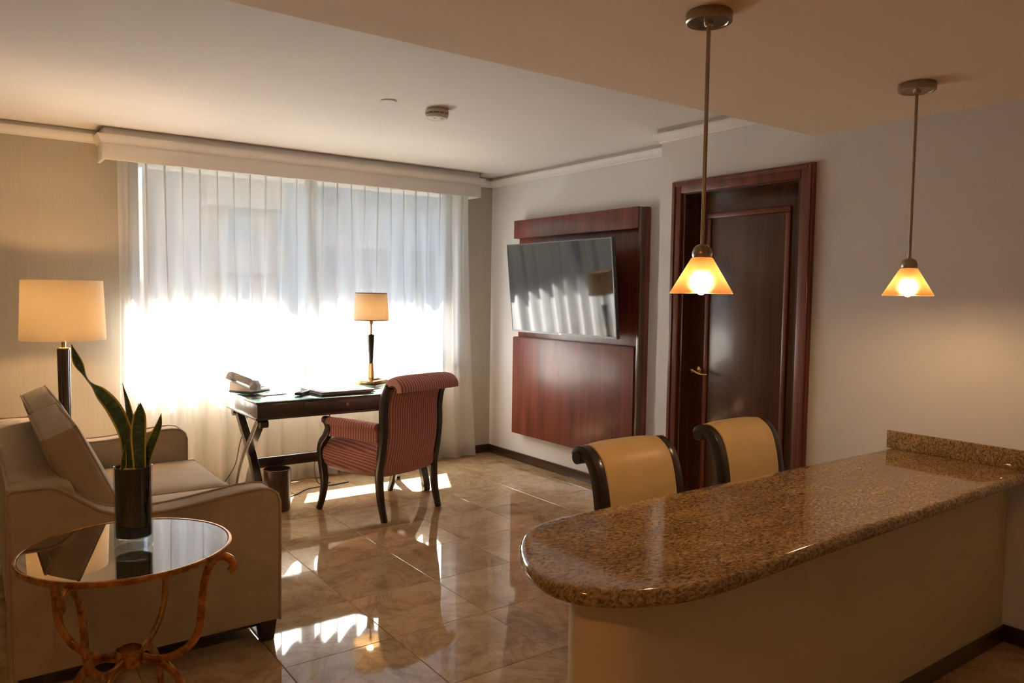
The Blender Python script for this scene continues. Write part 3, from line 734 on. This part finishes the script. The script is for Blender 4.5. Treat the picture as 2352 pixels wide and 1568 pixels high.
# ================================================================== SOFA
sf = thing('sofa', 'beige two-seat sofa with welted scoop arms by the round table', 'sofa', (0.57, 3.93, 0))
SX, SY = 0.57, 3.93
def S(bm): bmesh.ops.translate(bm, verts=bm.verts, vec=(-SX, -SY, 0)); return bm
arm = [(0.105, 0.09), (0.105, 0.745), (0.12, 0.757), (0.161, 0.756), (0.225, 0.757), (0.264, 0.742), (0.317, 0.700), (0.384, 0.650), (0.434, 0.630), (0.50, 0.618), (0.558, 0.614), (0.64, 0.617), (0.713, 0.624), (0.82, 0.638), (0.895, 0.647), (0.96, 0.650), (1.005, 0.643), (1.033, 0.620), (1.043, 0.585), (1.040, 0.09)]
for y0, y1 in ((3.06, 3.19), (4.67, 4.80)):
    bm = NB(); prism(bm, arm, y0, y1, 'XZ'); bevel(bm, 0.012, 3, 60)
    ao = obj('arm', S(bm), 'sofa_cloth', sf, smooth=50)
    for yy in (y0+0.002, y1-0.002):
        bm = NB(); tube(bm, [(x, yy, z) for x, z in arm], 0.0055, 8); obj('piping', S(bm), 'piping_cloth', ao)
bm = NB(); prism(bm, [(0.118, 0.10), (0.107, 0.45), (0.106, 0.742), (0.118, 0.757), (0.17, 0.762), (0.27, 0.760), (0.305, 0.745), (0.36, 0.45), (0.36, 0.10)], 3.075, 4.785, 'XZ'); bevel(bm, 0.012, 3, 40)
bk = obj('backrest', S(bm), 'sofa_cloth', sf, smooth=50)
bm = NB(); tube(bm, [(0.109, 3.09, 0.750), (0.109, 4.785, 0.750), (0.13, 4.79, 0.760), (0.29, 4.79, 0.760)], 0.0055, 8); obj('piping', S(bm), 'piping_cloth', bk)
obj('seat_frame', S(bbox(0.30, 1.03, 3.19, 4.67, 0.09, 0.325, 0.012, 3)), 'sofa_cloth', sf)
for y0, y1 in ((3.195, 3.93), (3.935, 4.665)):
    bm = NB(); cushion(bm, 0.74, y1-y0, 0.145, 0.03, (0.008, 0.0, 0.016), 12, T(0.715, (y0+y1)/2, 0.397)); co = obj('seat_cushion', S(bm), 'sofa_cloth', sf, smooth=60)
    bm = NB()
    for zz in (0.458, 0.337): tube(bm, [(0.36, y0+0.010, zz), (1.072, y0+0.010, zz), (1.077, y0+0.018, zz), (1.077, y1-0.018, zz), (1.072, y1-0.010, zz), (0.36, y1-0.010, zz)], 0.005, 8)
    obj('piping', S(bm), 'piping_cloth', co)
    a = math.radians(-24)
    M_ = T(0.372+0.01*(y0 > 3.5), (y0+y1)/2, 0.700)@Ry(a)
    bm = NB(); cushion(bm, 0.128, y1-y0-0.015, 0.49, 0.022, (0.018, 0.008, 0.006), 12, M_); co = obj('back_cushion', S(bm), 'sofa_cloth', sf, smooth=60)
    bm = NB(); hy, hz = (y1-y0-0.015)/2-0.009, 0.245-0.007
    for xx in (0.058, -0.058):
        lp = [(xx, -hy, -hz), (xx, -hy, hz*0.6), (xx, -hy, hz), (xx, 0, hz+0.006), (xx, hy, hz), (xx, hy, -hz), (xx, -hy, -hz)]
        tube(bm, [M_@Vector(p) for p in lp], 0.005, 8)
    obj('piping', S(bm), 'piping_cloth', co)
for x in (0.16, 0.995):
    for y in (3.105, 4.755):
        bm = NB(); tube(bm, [(x, y, 0.095), (x, y, 0.0)], [1.0, 0.72], flat=(0.075, 0.06), upv=(0, 1, 0)); bevel(bm, 0.004); obj('leg', S(bm), 'espresso', sf)
obj('plinth', S(bbox(0.16, 0.98, 3.11, 4.75, 0.062, 0.092, 0.002)), 'espresso', sf)

# ================================================================== ROUND TABLE
RT, TZ = 0.305, 0.65
TX, TY = 0.400, 2.59
rtb = thing('side_table', 'round glass-topped side table on gilded scroll legs beside the sofa', 'table', (TX, TY, 0))
bm = NB(); lathe(bm, [(RT, -0.004), (RT, 0.006), (RT-0.003, 0.009), (RT-0.009, 0.009), (RT-0.011, 0.004), (RT-0.011, -0.010), (RT-0.004, -0.010)], c=(0, 0, TZ-0.009), seg=72, closed=True); obj('rim', bm, 'gilt', rtb)
bm = NB(); lathe(bm, [(0, -0.006), (RT-0.012, -0.006), (RT-0.012, 0.0), (0, 0.0)], c=(0, 0, TZ-0.002), seg=72); tag(obj('glass_top', bm, 'table_glass', rtb, smooth=30), 'reflective smoked glass disc')
bm = NB(); lathe(bm, [(0.041, 0.0), (0.041, 0.05), (0.036, 0.05), (0.036, 0.0)], c=(0, 0, 0.272), seg=32, closed=True); obj('hub', bm, 'gilt', rtb, smooth=30)
for ang in (-38, 52, 142, 232):
    ca, sa = math.cos(math.radians(ang)), math.sin(math.radians(ang))
    up_ = spline([(0.322, 0.578), (0.334, 0.590), (0.333, 0.608), (0.318, 0.622), (0.295, 0.626), (0.272, 0.612), (0.252, 0.575), (0.238, 0.51), (0.232, 0.44), (0.222, 0.385), (0.190, 0.335), (0.135, 0.300), (0.080, 0.290), (0.040, 0.298)], 5)
    bm = NB(); tube(bm, [(p[0]*ca, p[0]*sa, p[1]) for p in up_], 1.0, flat=(0.024, 0.013), upv=(-sa, ca, 0)) ; bevel(bm, 0.0025, 1, 60)
    lg = obj('leg', bm, 'gilt', rtb, smooth=45)
    dn = spline([(0.038, 0.286), (0.085, 0.284), (0.130, 0.262), (0.165, 0.215), (0.185, 0.150), (0.200, 0.080), (0.222, 0.030), (0.250, 0.008)], 5)
    bm = NB(); tube(bm, [(p[0]*ca, p[0]*sa, p[1]) for p in dn], 1.0, flat=(0.024, 0.013), upv=(-sa, ca, 0)); bevel(bm, 0.0025, 1, 60); obj('foot', bm, 'gilt', lg, smooth=45)

# ------------------------------------------------------------------ potted snake plant
PXX, PYY = 0.418, 2.590
pp = thing('potted_snake_plant', 'snake plant in a dark cylinder vase on the round table', 'potted plant', (PXX, PYY, TZ))
bm = NB(); lathe(bm, [(0, 0.001), (0.052, 0.001), (0.055, 0.004), (0.055, 0.252), (0.0535, 0.254), (0.0515, 0.252), (0.0515, 0.030), (0, 0.024)], seg=48); pot = obj('vase', bm, 'clear_glass', pp)
bm = NB(); lathe(bm, [(0, 0.036), (0.0505, 0.033), (0.0505, 0.249), (0.047, 0.249), (0.047, 0.236), (0, 0.236)], seg=48); tag(obj('liner', bm, 'black_gloss', pot), 'glossy near-black liner')
gv = NB()
for k in range(46):
    rr = 0.043*math.sqrt(random.random()); a = random.random()*2*PI; s = random.uniform(0.004, 0.008)
    st = set(gv.verts); bmesh.ops.create_icosphere(gv, subdivisions=1, radius=s, matrix=T(rr*math.cos(a), rr*math.sin(a), 0.238+random.uniform(0, 0.004)))
tag(obj('gravel', gv, 'gravel', pp), kind='stuff')
# leaves: points given in the plane facing the viewer (right, up) with depth offsets
rgt = Vector((math.cos(0.30), -math.sin(0.30), 0)); inn = Vector((math.sin(0.30), math.cos(0.30), 0))
def leafblade(pts, wid, fold=0.25, face=0.0, tw=None):
    """pts: (right, depth, up) ; wid: half widths; face: yaw of the blade"""
    bm = NB(); uvl = bm.loops.layers.uv.new('UVMap')
    P = spline(pts, 6); Wd = [q[0] for q in spline([(a, 0) for a in wid], 6)]
    n = len(P); nc = 6; rows = []
    TWs = [q[0] for q in spline([(a, 0) for a in (tw or [face]*len(pts))], 6)]
    for i, p in enumerate(P):
        a = P[max(i-1, 0)]; b2 = P[min(i+1, n-1)]
        t = (b2-a).normalized()
        side = Vector((math.cos(TWs[i]), math.sin(TWs[i]), 0)); side = (side - t*side.dot(t)).normalized(); nr = side.cross(t)
        for_side = []
        for sgn in (1, -1):
            line = []
            for k in range(nc+1):
                u = -1+2*k/nc
                th = 0.0014*(1-u*u)+0.0003
                q = p + side*u*max(Wd[i], 0.0004) + nr*(fold*max(Wd[i], 0)*(u*u)) + nr*th*sgn
                line.append(q)
            for_side.append(line)
        rows.append(for_side)
    def world(q): return rgt*q[0] + inn*q[1] + Vector((0, 0, q[2]))
    V_ = [[[bm.verts.new(world(q)) for q in ln] for ln in fs] for fs in rows]
    def face4(vs, uvs):
        f = bm.faces.new(vs)
        for l, uv_ in zip(f.loops, uvs): l[uvl].uv = uv_
    for i in range(n-1):
        v0, v1 = i/(n-1), (i+1)/(n-1)
        for s in (0, 1):
            for k in range(nc):
                face4([V_[i][s][k], V_[i][s][k+1], V_[i+1][s][k+1], V_[i+1][s][k]], [(k/nc, v0), ((k+1)/nc, v0), ((k+1)/nc, v1), (k/nc, v1)])
        for k in (0, nc):
            face4([V_[i][0][k], V_[i][1][k], V_[i+1][1][k], V_[i+1][0][k]], [(k/nc, v0)]*2+[(k/nc, v1)]*2)
    return bm
LV = [
    ([(-0.012, 0.0, 0.235), (-0.014, 0.0, 0.30), (-0.022, 0.005, 0.36), (-0.052, 0.01, 0.43), (-0.090, 0.015, 0.480), (-0.125, 0.02, 0.520), (-0.150, 0.02, 0.575), (-0.165, 0.015, 0.632)],
     [0.016, 0.017, 0.021, 0.023, 0.019, 0.005, 0.013, 0.0003], 0.3, 0.25, [0.2, 0.2, 0.25, 0.3, 0.5, 1.3, 0.3, 0.2]),
    ([(-0.018, 0.02, 0.235), (-0.016, 0.02, 0.31), (-0.010, 0.018, 0.38), (-0.016, 0.018, 0.44), (-0.028, 0.02, 0.508)], [0.012, 0.013, 0.013, 0.009, 0.0003], 0.5, 0.7, None),
    ([(0.022, -0.012, 0.232), (0.020, -0.012, 0.29), (0.019, -0.01, 0.35), (0.023, -0.008, 0.41), (0.026, -0.006, 0.450)], [0.018, 0.020, 0.0225, 0.018, 0.0003], 0.22, 0.05, None),
    ([(0.006, 0.022, 0.235), (0.010, 0.022, 0.32), (0.012, 0.02, 0.39), (0.018, 0.02, 0.445)], [0.014, 0.017, 0.014, 0.0003], 0.3, -0.2, None),
    ([(0.034, 0.004, 0.234), (0.044, 0.006, 0.285), (0.062, 0.01, 0.335), (0.076, 0.012, 0.375), (0.082, 0.013, 0.412)], [0.014, 0.0165, 0.0155, 0.010, 0.0003], 0.35, -0.35, None),
    ([(-0.026, -0.014, 0.234), (-0.024, -0.014, 0.275), (-0.018, -0.012, 0.322)], [0.008, 0.0085, 0.0003], 0.4, 0.6, None),
]
for pts, wd_, fo, fa, tw in LV: obj('leaf', leafblade(pts, wd_, fo, fa, tw), 'leaf', pp, smooth=60)

# ================================================================== FLOOR LAMP
fl = thing('floor_lamp', 'floor lamp with wide drum shade and dark fluted post behind the sofa', 'floor lamp', (0.472, 5.12, 0))
bm = NB(); lathe(bm, [(0, 0), (0.15, 0), (0.15, 0.018), (0.135, 0.026), (0.04, 0.032), (0, 0.032)], seg=40); obj('base', bm, 'brass', fl)
bm = NB(); rr = []
for z, r in ((0.032, 0.022), (0.10, 0.024), (0.6, 0.030), (1.098, 0.035)):
    rr.append([bm.verts.new(((r*(1-0.05*(k % 2)))*math.cos(2*PI*k/40), (r*(1-0.05*(k % 2)))*math.sin(2*PI*k/40), z)) for k in range(40)])
for a, b2 in zip(rr, rr[1:]):
    for k in range(40): bm.faces.new((a[k], a[(k+1) % 40], b2[(k+1) % 40], b2[k]))
bm.faces.new(rr[-1]); bm.faces.new(rr[0][::-1]); obj('post', bm, 'espresso', fl, smooth=20)
bm = NB(); lathe(bm, [(0.036, 1.098), (0.036, 1.104), (0.012, 1.108), (0.011, 1.16), (0.014, 1.165), (0.014, 1.185), (0, 1.185)], seg=24); obj('neck', bm, 'brass', fl)
bm = NB(); lathe(bm, [(0.2225, 1.152), (0.209, 1.497), (0.207, 1.497), (0.2205, 1.152)], seg=64, closed=True); obj('shade', bm, 'lamp_cloth', fl, smooth=30)
hp = NB()
for k in range(3): tube(hp, [(0.004, 0, 1.46), (0.208*math.cos(2*PI*k/3+0.4), 0.208*math.sin(2*PI*k/3+0.4), 1.49)], 0.002, 6)
tube(hp, [(0, 0, 1.18), (0, 0, 1.46)], 0.004, 8); obj('harp', hp, 'brass', fl)
for zb, dx in ((1.235, 0.035), (1.400, -0.035)):
    bm = NB(); bmesh.ops.create_uvsphere(bm, u_segments=14, v_segments=10, radius=0.026, matrix=T(dx, 0, zb)); obj('bulb', bm, 'bulb_floor', fl)

# ================================================================== DESK
dk = thing('writing_desk', 'dark wood writing desk with crossed legs and glass top by the window', 'desk', (2.125, 5.08, 0))
DX, DY = 2.125, 5.08
def Dk(bm): bmesh.ops.translate(bm, verts=bm.verts, vec=(-DX, -DY, 0)); return bm
DX0, DX1, DYa, DYb = 1.47, 2.79, 4.752, 5.405
obj('apron', Dk(bbox(DX0+0.008, DX1-0.008, DYa+0.006, DYb-0.006, 0.652, 0.742, 0.002)), 'desk_wood', dk)
obj('top', Dk(bbox(DX0, DX1, DYa, DYb, 0.742, 0.754, 0.002)), 'desk_wood', dk)
obj('lower_moulding', Dk(bbox(DX0-0.002, DX1+0.002, DYa, DYb+0.002, 0.640, 0.653, 0.003)), 'desk_wood', dk)
tag(obj('glass_top', Dk(bbox(DX0+0.002, DX1-0.002, DYa+0.002, DYb-0.002, 0.7545, 0.7605, 0.0008, 1)), 'desk_glass', dk), 'clear glass sheet with green edge')
dr = obj('drawer', Dk(bbox(1.78, 2.47, DYa, DYa+0.012, 0.662, 0.735, 0.0015)), 'desk_wood', dk)
bm = NB(); lathe(bm, [(0, 0), (0.006, 0), (0.005, 0.008), (0.011, 0.014), (0.011, 0.019), (0.006, 0.023), (0, 0.024)], seg=20); bmesh.ops.transform(bm, matrix=T(2.07, DYa+0.001, 0.703)@Rx(PI/2), verts=bm.verts); tag(obj('knob', Dk(bm), 'knob_copper', dr), 'round copper knob')
for lx in (1.525, 2.735):
    L1 = spline([(5.372, 0.64), (5.25, 0.53), (5.08, 0.375), (4.955, 0.22), (4.885, 0.09), (4.868, 0.022)], 6)
    L2 = spline([(4.795, 0.64), (4.91, 0.53), (5.08, 0.375), (5.205, 0.22), (5.275, 0.09), (5.292, 0.022)], 6)
    for Ln, fx, tx in ((L1, -1, 1), (L2, 1, -1)):
        bm = NB(); tube(bm, [(lx+0.012*(1 if Ln is L1 else -1), p[0], p[1]) for p in Ln], 1.0, flat=(0.046, 0.050), upv=(1, 0, 0))
        bevel(bm, 0.003, 1, 60)
        cs = lathe(NB(), [(0, -0.025), (0.026, -0.025), (0.026, 0.025), (0, 0.025)], seg=20)
        bmesh.ops.transform(cs, matrix=T(lx, Ln[0][0]-tx*0.012 if False else Ln[0][0]+tx*0.010, 0.612)@Ry(PI/2), verts=cs.verts)
        me = bpy.data.meshes.new('x'); cs.to_mesh(me); cs.free(); bm.from_mesh(me); bpy.data.meshes.remove(me)
        cs = lathe(NB(), [(0, -0.024), (0.021, -0.024), (0.021, 0.024), (0, 0.024)], seg=20)
        bmesh.ops.transform(cs, matrix=T(lx, Ln[-1][0]+fx*0.022, 0.0215)@Ry(PI/2), verts=cs.verts)
        me = bpy.data.meshes.new('x'); cs.to_mesh(me); cs.free(); bm.from_mesh(me); bpy.data.meshes.remove(me)
        obj('leg', Dk(bm), 'espresso', dk, smooth=40)
obj('stretcher', Dk(bbox(1.54, 2.72, 5.055, 5.105, 0.268, 0.335, 0.003)), 'espresso', dk)

ZD = 0.7605
# ------------------------------------------------------------------ desk lamp
dl = thing('desk_lamp', 'brass desk lamp with lit drum shade on the writing desk', 'desk lamp', (2.50, 5.285, ZD))
bm = NB(); box(bm, -0.092, 0.092, -0.092, 0.092, 0, 0.032); bevel(bm, 0.003)
vs = []
prism(bm, [(-0.088, 0.031), (0.088, 0.031), (0.03, 0.046), (-0.03, 0.046)], -0.05, 0.05, 'XZ')
bs = obj('base', bm, 'brass', dl, smooth=30, rotz=0.55)
bm = NB(); box(bm, 0.035, 0.080, -0.02, 0.02, 0.034, 0.045); so = obj('socket_plate', bm, 'dark_plastic', bs, smooth=None)
bm = NB(); tube(bm, [(0, 0, 0.036), (0, 0, 0.16)], [1.05, 0.85], flat=(0.030, 0.030), upv=(math.cos(0.5), math.sin(0.5), 0)); obj('lower_stem', bm, 'brass', dl, smooth=30)
bm = NB(); rr = []
for z, r in ((0.155, 0.0165), (0.375, 0.0295)):
    rr.append([bm.verts.new(((r*(1-0.07*(k % 2)))*math.cos(2*PI*k/24), (r*(1-0.07*(k % 2)))*math.sin(2*PI*k/24), z)) for k in range(24)])
for k in range(24): bm.faces.new((rr[0][k], rr[0][(k+1) % 24], rr[1][(k+1) % 24], rr[1][k]))
bm.faces.new(rr[1]); bm.faces.new(rr[0][::-1]); obj('fluted_stem', bm, 'espresso', dl, smooth=15)
bm = NB(); lathe(bm, [(0.012, 0.375), (0.012, 0.382), (0.008, 0.384), (0.008, 0.445), (0.016, 0.462), (0.016, 0.49), (0, 0.49)], seg=18); obj('neck', bm, 'brass', dl)
bm = NB()
for s in (-1, 1): tube(bm, spline([(s*0.006, 0, 0.440), (s*0.026, 0, 0.452), (s*0.034, 0, 0.50), (s*0.020, 0, 0.64), (0, 0, 0.672)], 5), 0.0022, 6)
obj('harp', bm, 'brass', dl)
bm = NB(); lathe(bm, [(0.134, 0.480), (0.118, 0.690), (0.1165, 0.690), (0.1325, 0.480)], seg=56, closed=True); sh = obj('shade', bm, 'lamp_cloth', dl, smooth=30)
for z, r in ((0.480, 0.1345), (0.684, 0.1188)):
    bm = NB(); lathe(bm, [(r+0.0006, 0), (r, 0.006), (r-0.003, 0.006), (r-0.0024, 0)], c=(0, 0, z), seg=56, closed=True); obj('shade_trim', bm, 'bin_leather', sh, smooth=30)
bm = NB(); bmesh.ops.create_uvsphere(bm, u_segments=14, v_segments=10, radius=0.026, matrix=T(0, 0, 0.555)); obj('bulb', bm, 'bulb_desk', dl)

# ------------------------------------------------------------------ phone
ph = thing('desk_telephone', 'silver-grey desk telephone on the corner of the desk', 'telephone', (1.575, 5.235, ZD), 0.55)
bm = NB(); prism(bm, [(0.095, 0.010), (-0.095, 0.010), (-0.098, 0.022), (-0.09, 0.030), (0.075, 0.080), (0.095, 0.078)], -0.09, 0.09, 'YZ'); bevel(bm, 0.005, 2, 30)
body = obj('body', bm, 'pale_plastic', ph)
bm = NB(); box(bm, -0.093, 0.093, -0.099, 0.097, 0.003, 0.019); bevel(bm, 0.005); obj('base', bm, 'dark_plastic', ph)
key = NB(); box(key, -0.009, 0.009, -0.0065, 0.0065, 0, 0.005); k0 = None
for i in range(3):
    for j in range(4):
        yy = -0.065+0.026*j; zz = 0.030+(yy+0.09)*(0.050/0.165)
        if k0 is None: k0 = obj('key', key, 'grey_plastic', body, smooth=None); o = k0
        else: o = k0.copy(); C.objects.link(o); o.parent = body
        o.location = (0.005+0.028*i, yy, zz); o.rotation_euler.x = 0.294
bm = NB(); box(bm, -0.034, 0.034, -0.013, 0.013, 0, 0.003); dsp = obj('display', bm, 'black_gloss', body, smooth=None, loc=(0.037, 0.056, 0.0755)); dsp.rotation_euler.x = 0.294
hs = NB(); tube(hs, spline([(-0.058, -0.100, 0.028), (-0.058, -0.098, 0.060), (-0.058, -0.06, 0.082), (-0.058, 0.0, 0.098), (-0.058, 0.06, 0.112), (-0.058, 0.098, 0.112), (-0.058, 0.108, 0.085)], 5), [1.15]*8+[0.92]*14+[1.15]*9, flat=(0.052, 0.034), upv=(1, 0, 0)); bevel(hs, 0.010, 3, 50)
obj('handset', hs, 'grey_plastic', ph, smooth=60)
tag(obj('note_card', bbox(-0.08, 0.08, -0.055, 0.055, 0, 0.004, 0.0006, 1), 'paper', loc=(1.672, 5.06, ZD), rotz=0.1), 'pale note card lying before the desk telephone', 'card')
tag(obj('green_card', bbox(-0.05, 0.05, -0.035, 0.035, 0, 0.003, 0.0006, 1), 'green_card', loc=(1.520, 5.145, ZD), rotz=0.9), 'dark green card tucked beside the desk telephone', 'card')
rm = thing('remote_control', 'black remote control lying left of the leather folder', 'remote control', (1.845, 4.965, ZD), -0.75)
bm = NB(); cushion(bm, 0.045, 0.17, 0.022, 0.008, (0, 0, 0.002), 6, T(0, 0, 0.0115)); bo = obj('body', bm, 'dark_plastic', rm, smooth=60)
key = NB(); box(key, -0.004, 0.004, -0.003, 0.003, 0, 0.003); k0 = None
for i in range(3):
    for j in range(6):
        if k0 is None: k0 = obj('key', key, 'grey_plastic', bo, smooth=None); o = k0
        else: o = k0.copy(); C.objects.link(o); o.parent = bo
        o.location = (-0.012+0.012*i, -0.055+0.02*j, 0.0225)
fo = thing('leather_folder', 'grey leather desk folder lying open-side down on the desk', 'folder', (2.115, 5.03, ZD), 0.05)
obj('back_cover', bbox(-0.20, 0.20, -0.20, 0.17, 0.0005, 0.008, 0.002), 'folio_leather', fo)
obj('pages', bbox(-0.19, 0.19, -0.19, 0.16, 0.008, 0.014, 0), 'paper', fo)
obj('front_cover', bbox(-0.20, -0.002, -0.20, 0.17, 0.014, 0.021, 0.002), 'folio_leather', fo)
obj('front_flap', bbox(0.002, 0.20, -0.20, 0.17, 0.014, 0.021, 0.002), 'folio_leather', fo)
tag(obj('key_card', bbox(-0.043, 0.043, -0.027, 0.027, 0, 0.001, 0), 'paper', loc=(2.500, 5.05, ZD), rotz=0.4, smooth=None), 'small white card lying in front of the desk lamp', 'card')

# ------------------------------------------------------------------ armchair at the desk
ac = thing('armchair', 'armchair in red striped fabric with dark frame pulled up to the desk', 'armchair', (2.293, 4.62, 0), math.radians(16))
SW = 0.245
stile = spline([(-0.262, 0.0), (-0.225, 0.14), (-0.212, 0.30), (-0.235, 0.44), (-0.252, 0.58), (-0.250, 0.70), (-0.268, 0.80), (-0.305, 0.868)], 6)
for s in (-1, 1):
    bm = NB(); pts = [(s*SW, p[0], p[1]) for p in stile]
    tube(bm, pts, [0.72+0.28*min(1, i/14) for i in range(len(pts))], flat=(0.050, 0.042), upv=(1, 0, 0)); bevel(bm, 0.005, 2, 60)
    obj('back_leg', bm, 'espresso', ac, smooth=45)
# rolled back
pan = spline([(-0.205, 0.36), (-0.235, 0.48), (-0.246, 0.60), (-0.244, 0.71), (-0.262, 0.81), (-0.305, 0.878), (-0.355, 0.892), (-0.392, 0.868), (-0.398, 0.835)], 6)
bm = NB(); g = []; nx = 12
for i, p in enumerate(pan):
    a = pan[max(0, i-1)]; b2 = pan[min(len(pan)-1, i+1)]
    tt = Vector((b2[0]-a[0], b2[1]-a[1])).normalized(); nn = Vector((tt.y, -tt.x))
    row = []
    hw = SW-0.020 if i < 26 else SW+0.020
    k_ = min(1.0, max(0.0, (i-24)/6)); hw = SW-0.022+0.036*k_
    thb = 0.035-0.010*k_
    for k in range(nx+1):
        u = -1+2*k/nx; row.append(bm.verts.new((u*hw, p[0]+nn.x*0.045*(1-0.35*u**6), p[1]+nn.y*0.045*(1-0.35*u**6))))
    for k in range(nx, -1, -1):
        u = -1+2*k/nx; row.append(bm.verts.new((u*hw, p[0]-nn.x*thb*(1-0.35*u**6), p[1]-nn.y*thb*(1-0.35*u**6))))
    g.append(row)
for a, b2 in zip(g, g[1:]):
    for k in range(len(a)): bm.faces.new((a[k], a[(k+1) % len(a)], b2[(k+1) % len(a)], b2[k]))
bm.faces.new(g[0]); bm.faces.new(g[-1][::-1]); bevel(bm, 0.008, 2, 70)
obj('backrest', bm, 'stripe_x', ac, smooth=60)
# seat
poly = [(-0.235, -0.235), (0.235, -0.235), (0.30, 0.24), (0.27, 0.285), (0.0, 0.305), (-0.27, 0.285), (-0.30, 0.24)]
bm = NB(); cushion(bm, 2.0, 2.0, 0.20, 0.085, (0, 0.0, 0.052), 14)
sl_ = bm.verts.layers.float.new('stripe')
for v in bm.verts:
    u, w_, z_ = v.co.x, v.co.y, v.co.z
    hw = 0.245 + (0.305-0.245)*(w_+1)/2
    bul = 1+0.09*(1-min(1, abs(v.co.z)/0.10)**2)
    v.co = Vector((u*hw*bul, -0.235+(w_+1)/2*0.53+0.02*(1-u*u)*(1 if w_ > 0 else 0)*abs(w_), 0.375+v.co.z*0.95))
    v[sl_] = v.co.x + (1 if u > 0 else -1)*max(0.0, 0.06-z_)*(1.0 if abs(u) > 0.93 else 0.0)
obj('seat', bm, 'stripe_seat', ac, smooth=60)
for s in (-1, 1):
    # front leg, continuing as the arm support
    fl_ = spline([(0.300, 0.0), (0.262, 0.10), (0.245, 0.20), (0.262, 0.31), (0.275, 0.40), (0.258, 0.46), (0.212, 0.51), (0.190, 0.548), (0.198, 0.585), (0.215, 0.605)], 5)
    bm = NB(); tube(bm, [(s*(0.318), p[0], p[1]) for p in fl_], [0.70+0.30*min(1, i/14) for i in range(len(fl_))], flat=(0.044, 0.046), upv=(1, 0, 0)); bevel(bm, 0.005, 2, 60)
    cs = lathe(NB(), [(0, -0.03), (0.024, -0.03), (0.028, -0.02), (0.028, 0.02), (0.024, 0.03), (0, 0.03)], seg=22)
    bmesh.ops.transform(cs, matrix=T(s*0.318, 0.215, 0.610)@Rx(PI/2), verts=cs.verts)
    me = bpy.data.meshes.new('x'); cs.to_mesh(me); cs.free(); bm.from_mesh(me); bpy.data.meshes.remove(me)
    obj('front_leg', bm, 'espresso', ac, smooth=45)
    # padded arm: roll on top, panel hanging below
    bm = NB(); prof = []
    for k in range(15):
        a = math.radians(-50+280*k/14); prof.append((0.033*math.cos(a)*1.05, 0.610+0.028*math.sin(a)))
    prof = [(0.022, 0.513), (0.022, 0.588)] + prof[1:-1] + [(-0.016, 0.588), (-0.016, 0.513)]
    sec = []
    for q in range(9):
        f = q/8; y = 0.19-f*0.405; xc = s*(0.318-0.065*f); dz = -0.004+0.010*f-0.05*f*f*0.3
        sec.append([bm.verts.new((xc+a, y, z+dz)) for a, z in prof])
    for a, b2 in zip(sec, sec[1:]):
        for k in range(len(prof)): bm.faces.new((a[k], a[(k+1) % len(prof)], b2[(k+1) % len(prof)], b2[k]))
    bm.faces.new(sec[0]); bm.faces.new(sec[-1][::-1])
    obj('arm_pad', bm, 'stripe_y', ac, smooth=50)

# ------------------------------------------------------------------ waste bin
wb = thing('waste_bin', 'round brown leather waste bin under the desk', 'waste bin', (1.672, 4.965, 0))
bm = NB(); lathe(bm, [(0, 0.012), (0.080, 0.012), (0.0835, 0.27), (0.0875, 0.27), (0.0835, 0.0), (0, 0.0)], seg=40); obj('body', bm, 'bin_leather', wb)
bm = NB(); lathe(bm, [(0.0885, 0.0), (0.0895, 0.005), (0.0885, 0.010), (0.0835, 0.010), (0.0825, 0.005), (0.0835, 0.0)], c=(0, 0, 0.264), seg=40, closed=True); obj('rim', bm, 'bin_leather', wb)

# ------------------------------------------------------------------ cords
def cord(label, pts, r=0.0035, m='cord_rubber'):
    bm = NB(); tube(bm, spline(pts, 7), r, 7); return tag(obj('power_cord', bm, m, smooth=60), label, 'cord')
cord('black cord hanging from the left end of the desk to the floor', [(1.60, 5.30, 0.638), (1.585, 5.33, 0.58), (1.575, 5.36, 0.50), (1.55, 5.40, 0.36), (1.53, 5.44, 0.22), (1.46, 5.46, 0.10), (1.40, 5.46, 0.03), (1.36, 5.48, 0.005), (1.30, 5.52, 0.004)])
cord('black cord lying on the floor behind the waste bin', [(1.75, 5.16, 0.004), (1.90, 5.24, 0.005), (2.00, 5.30, 0.014), (2.12, 5.33, 0.012), (2.24, 5.36, 0.004), (2.36, 5.38, 0.004)], 0.005)
cord('black cord dropping from the desk middle behind the armchair', [(2.20, 5.30, 0.638), (2.19, 5.33, 0.54), (2.14, 5.37, 0.36), (2.10, 5.40, 0.18), (2.12, 5.42, 0.05), (2.16, 5.43, 0.004), (2.24, 5.44, 0.004)])
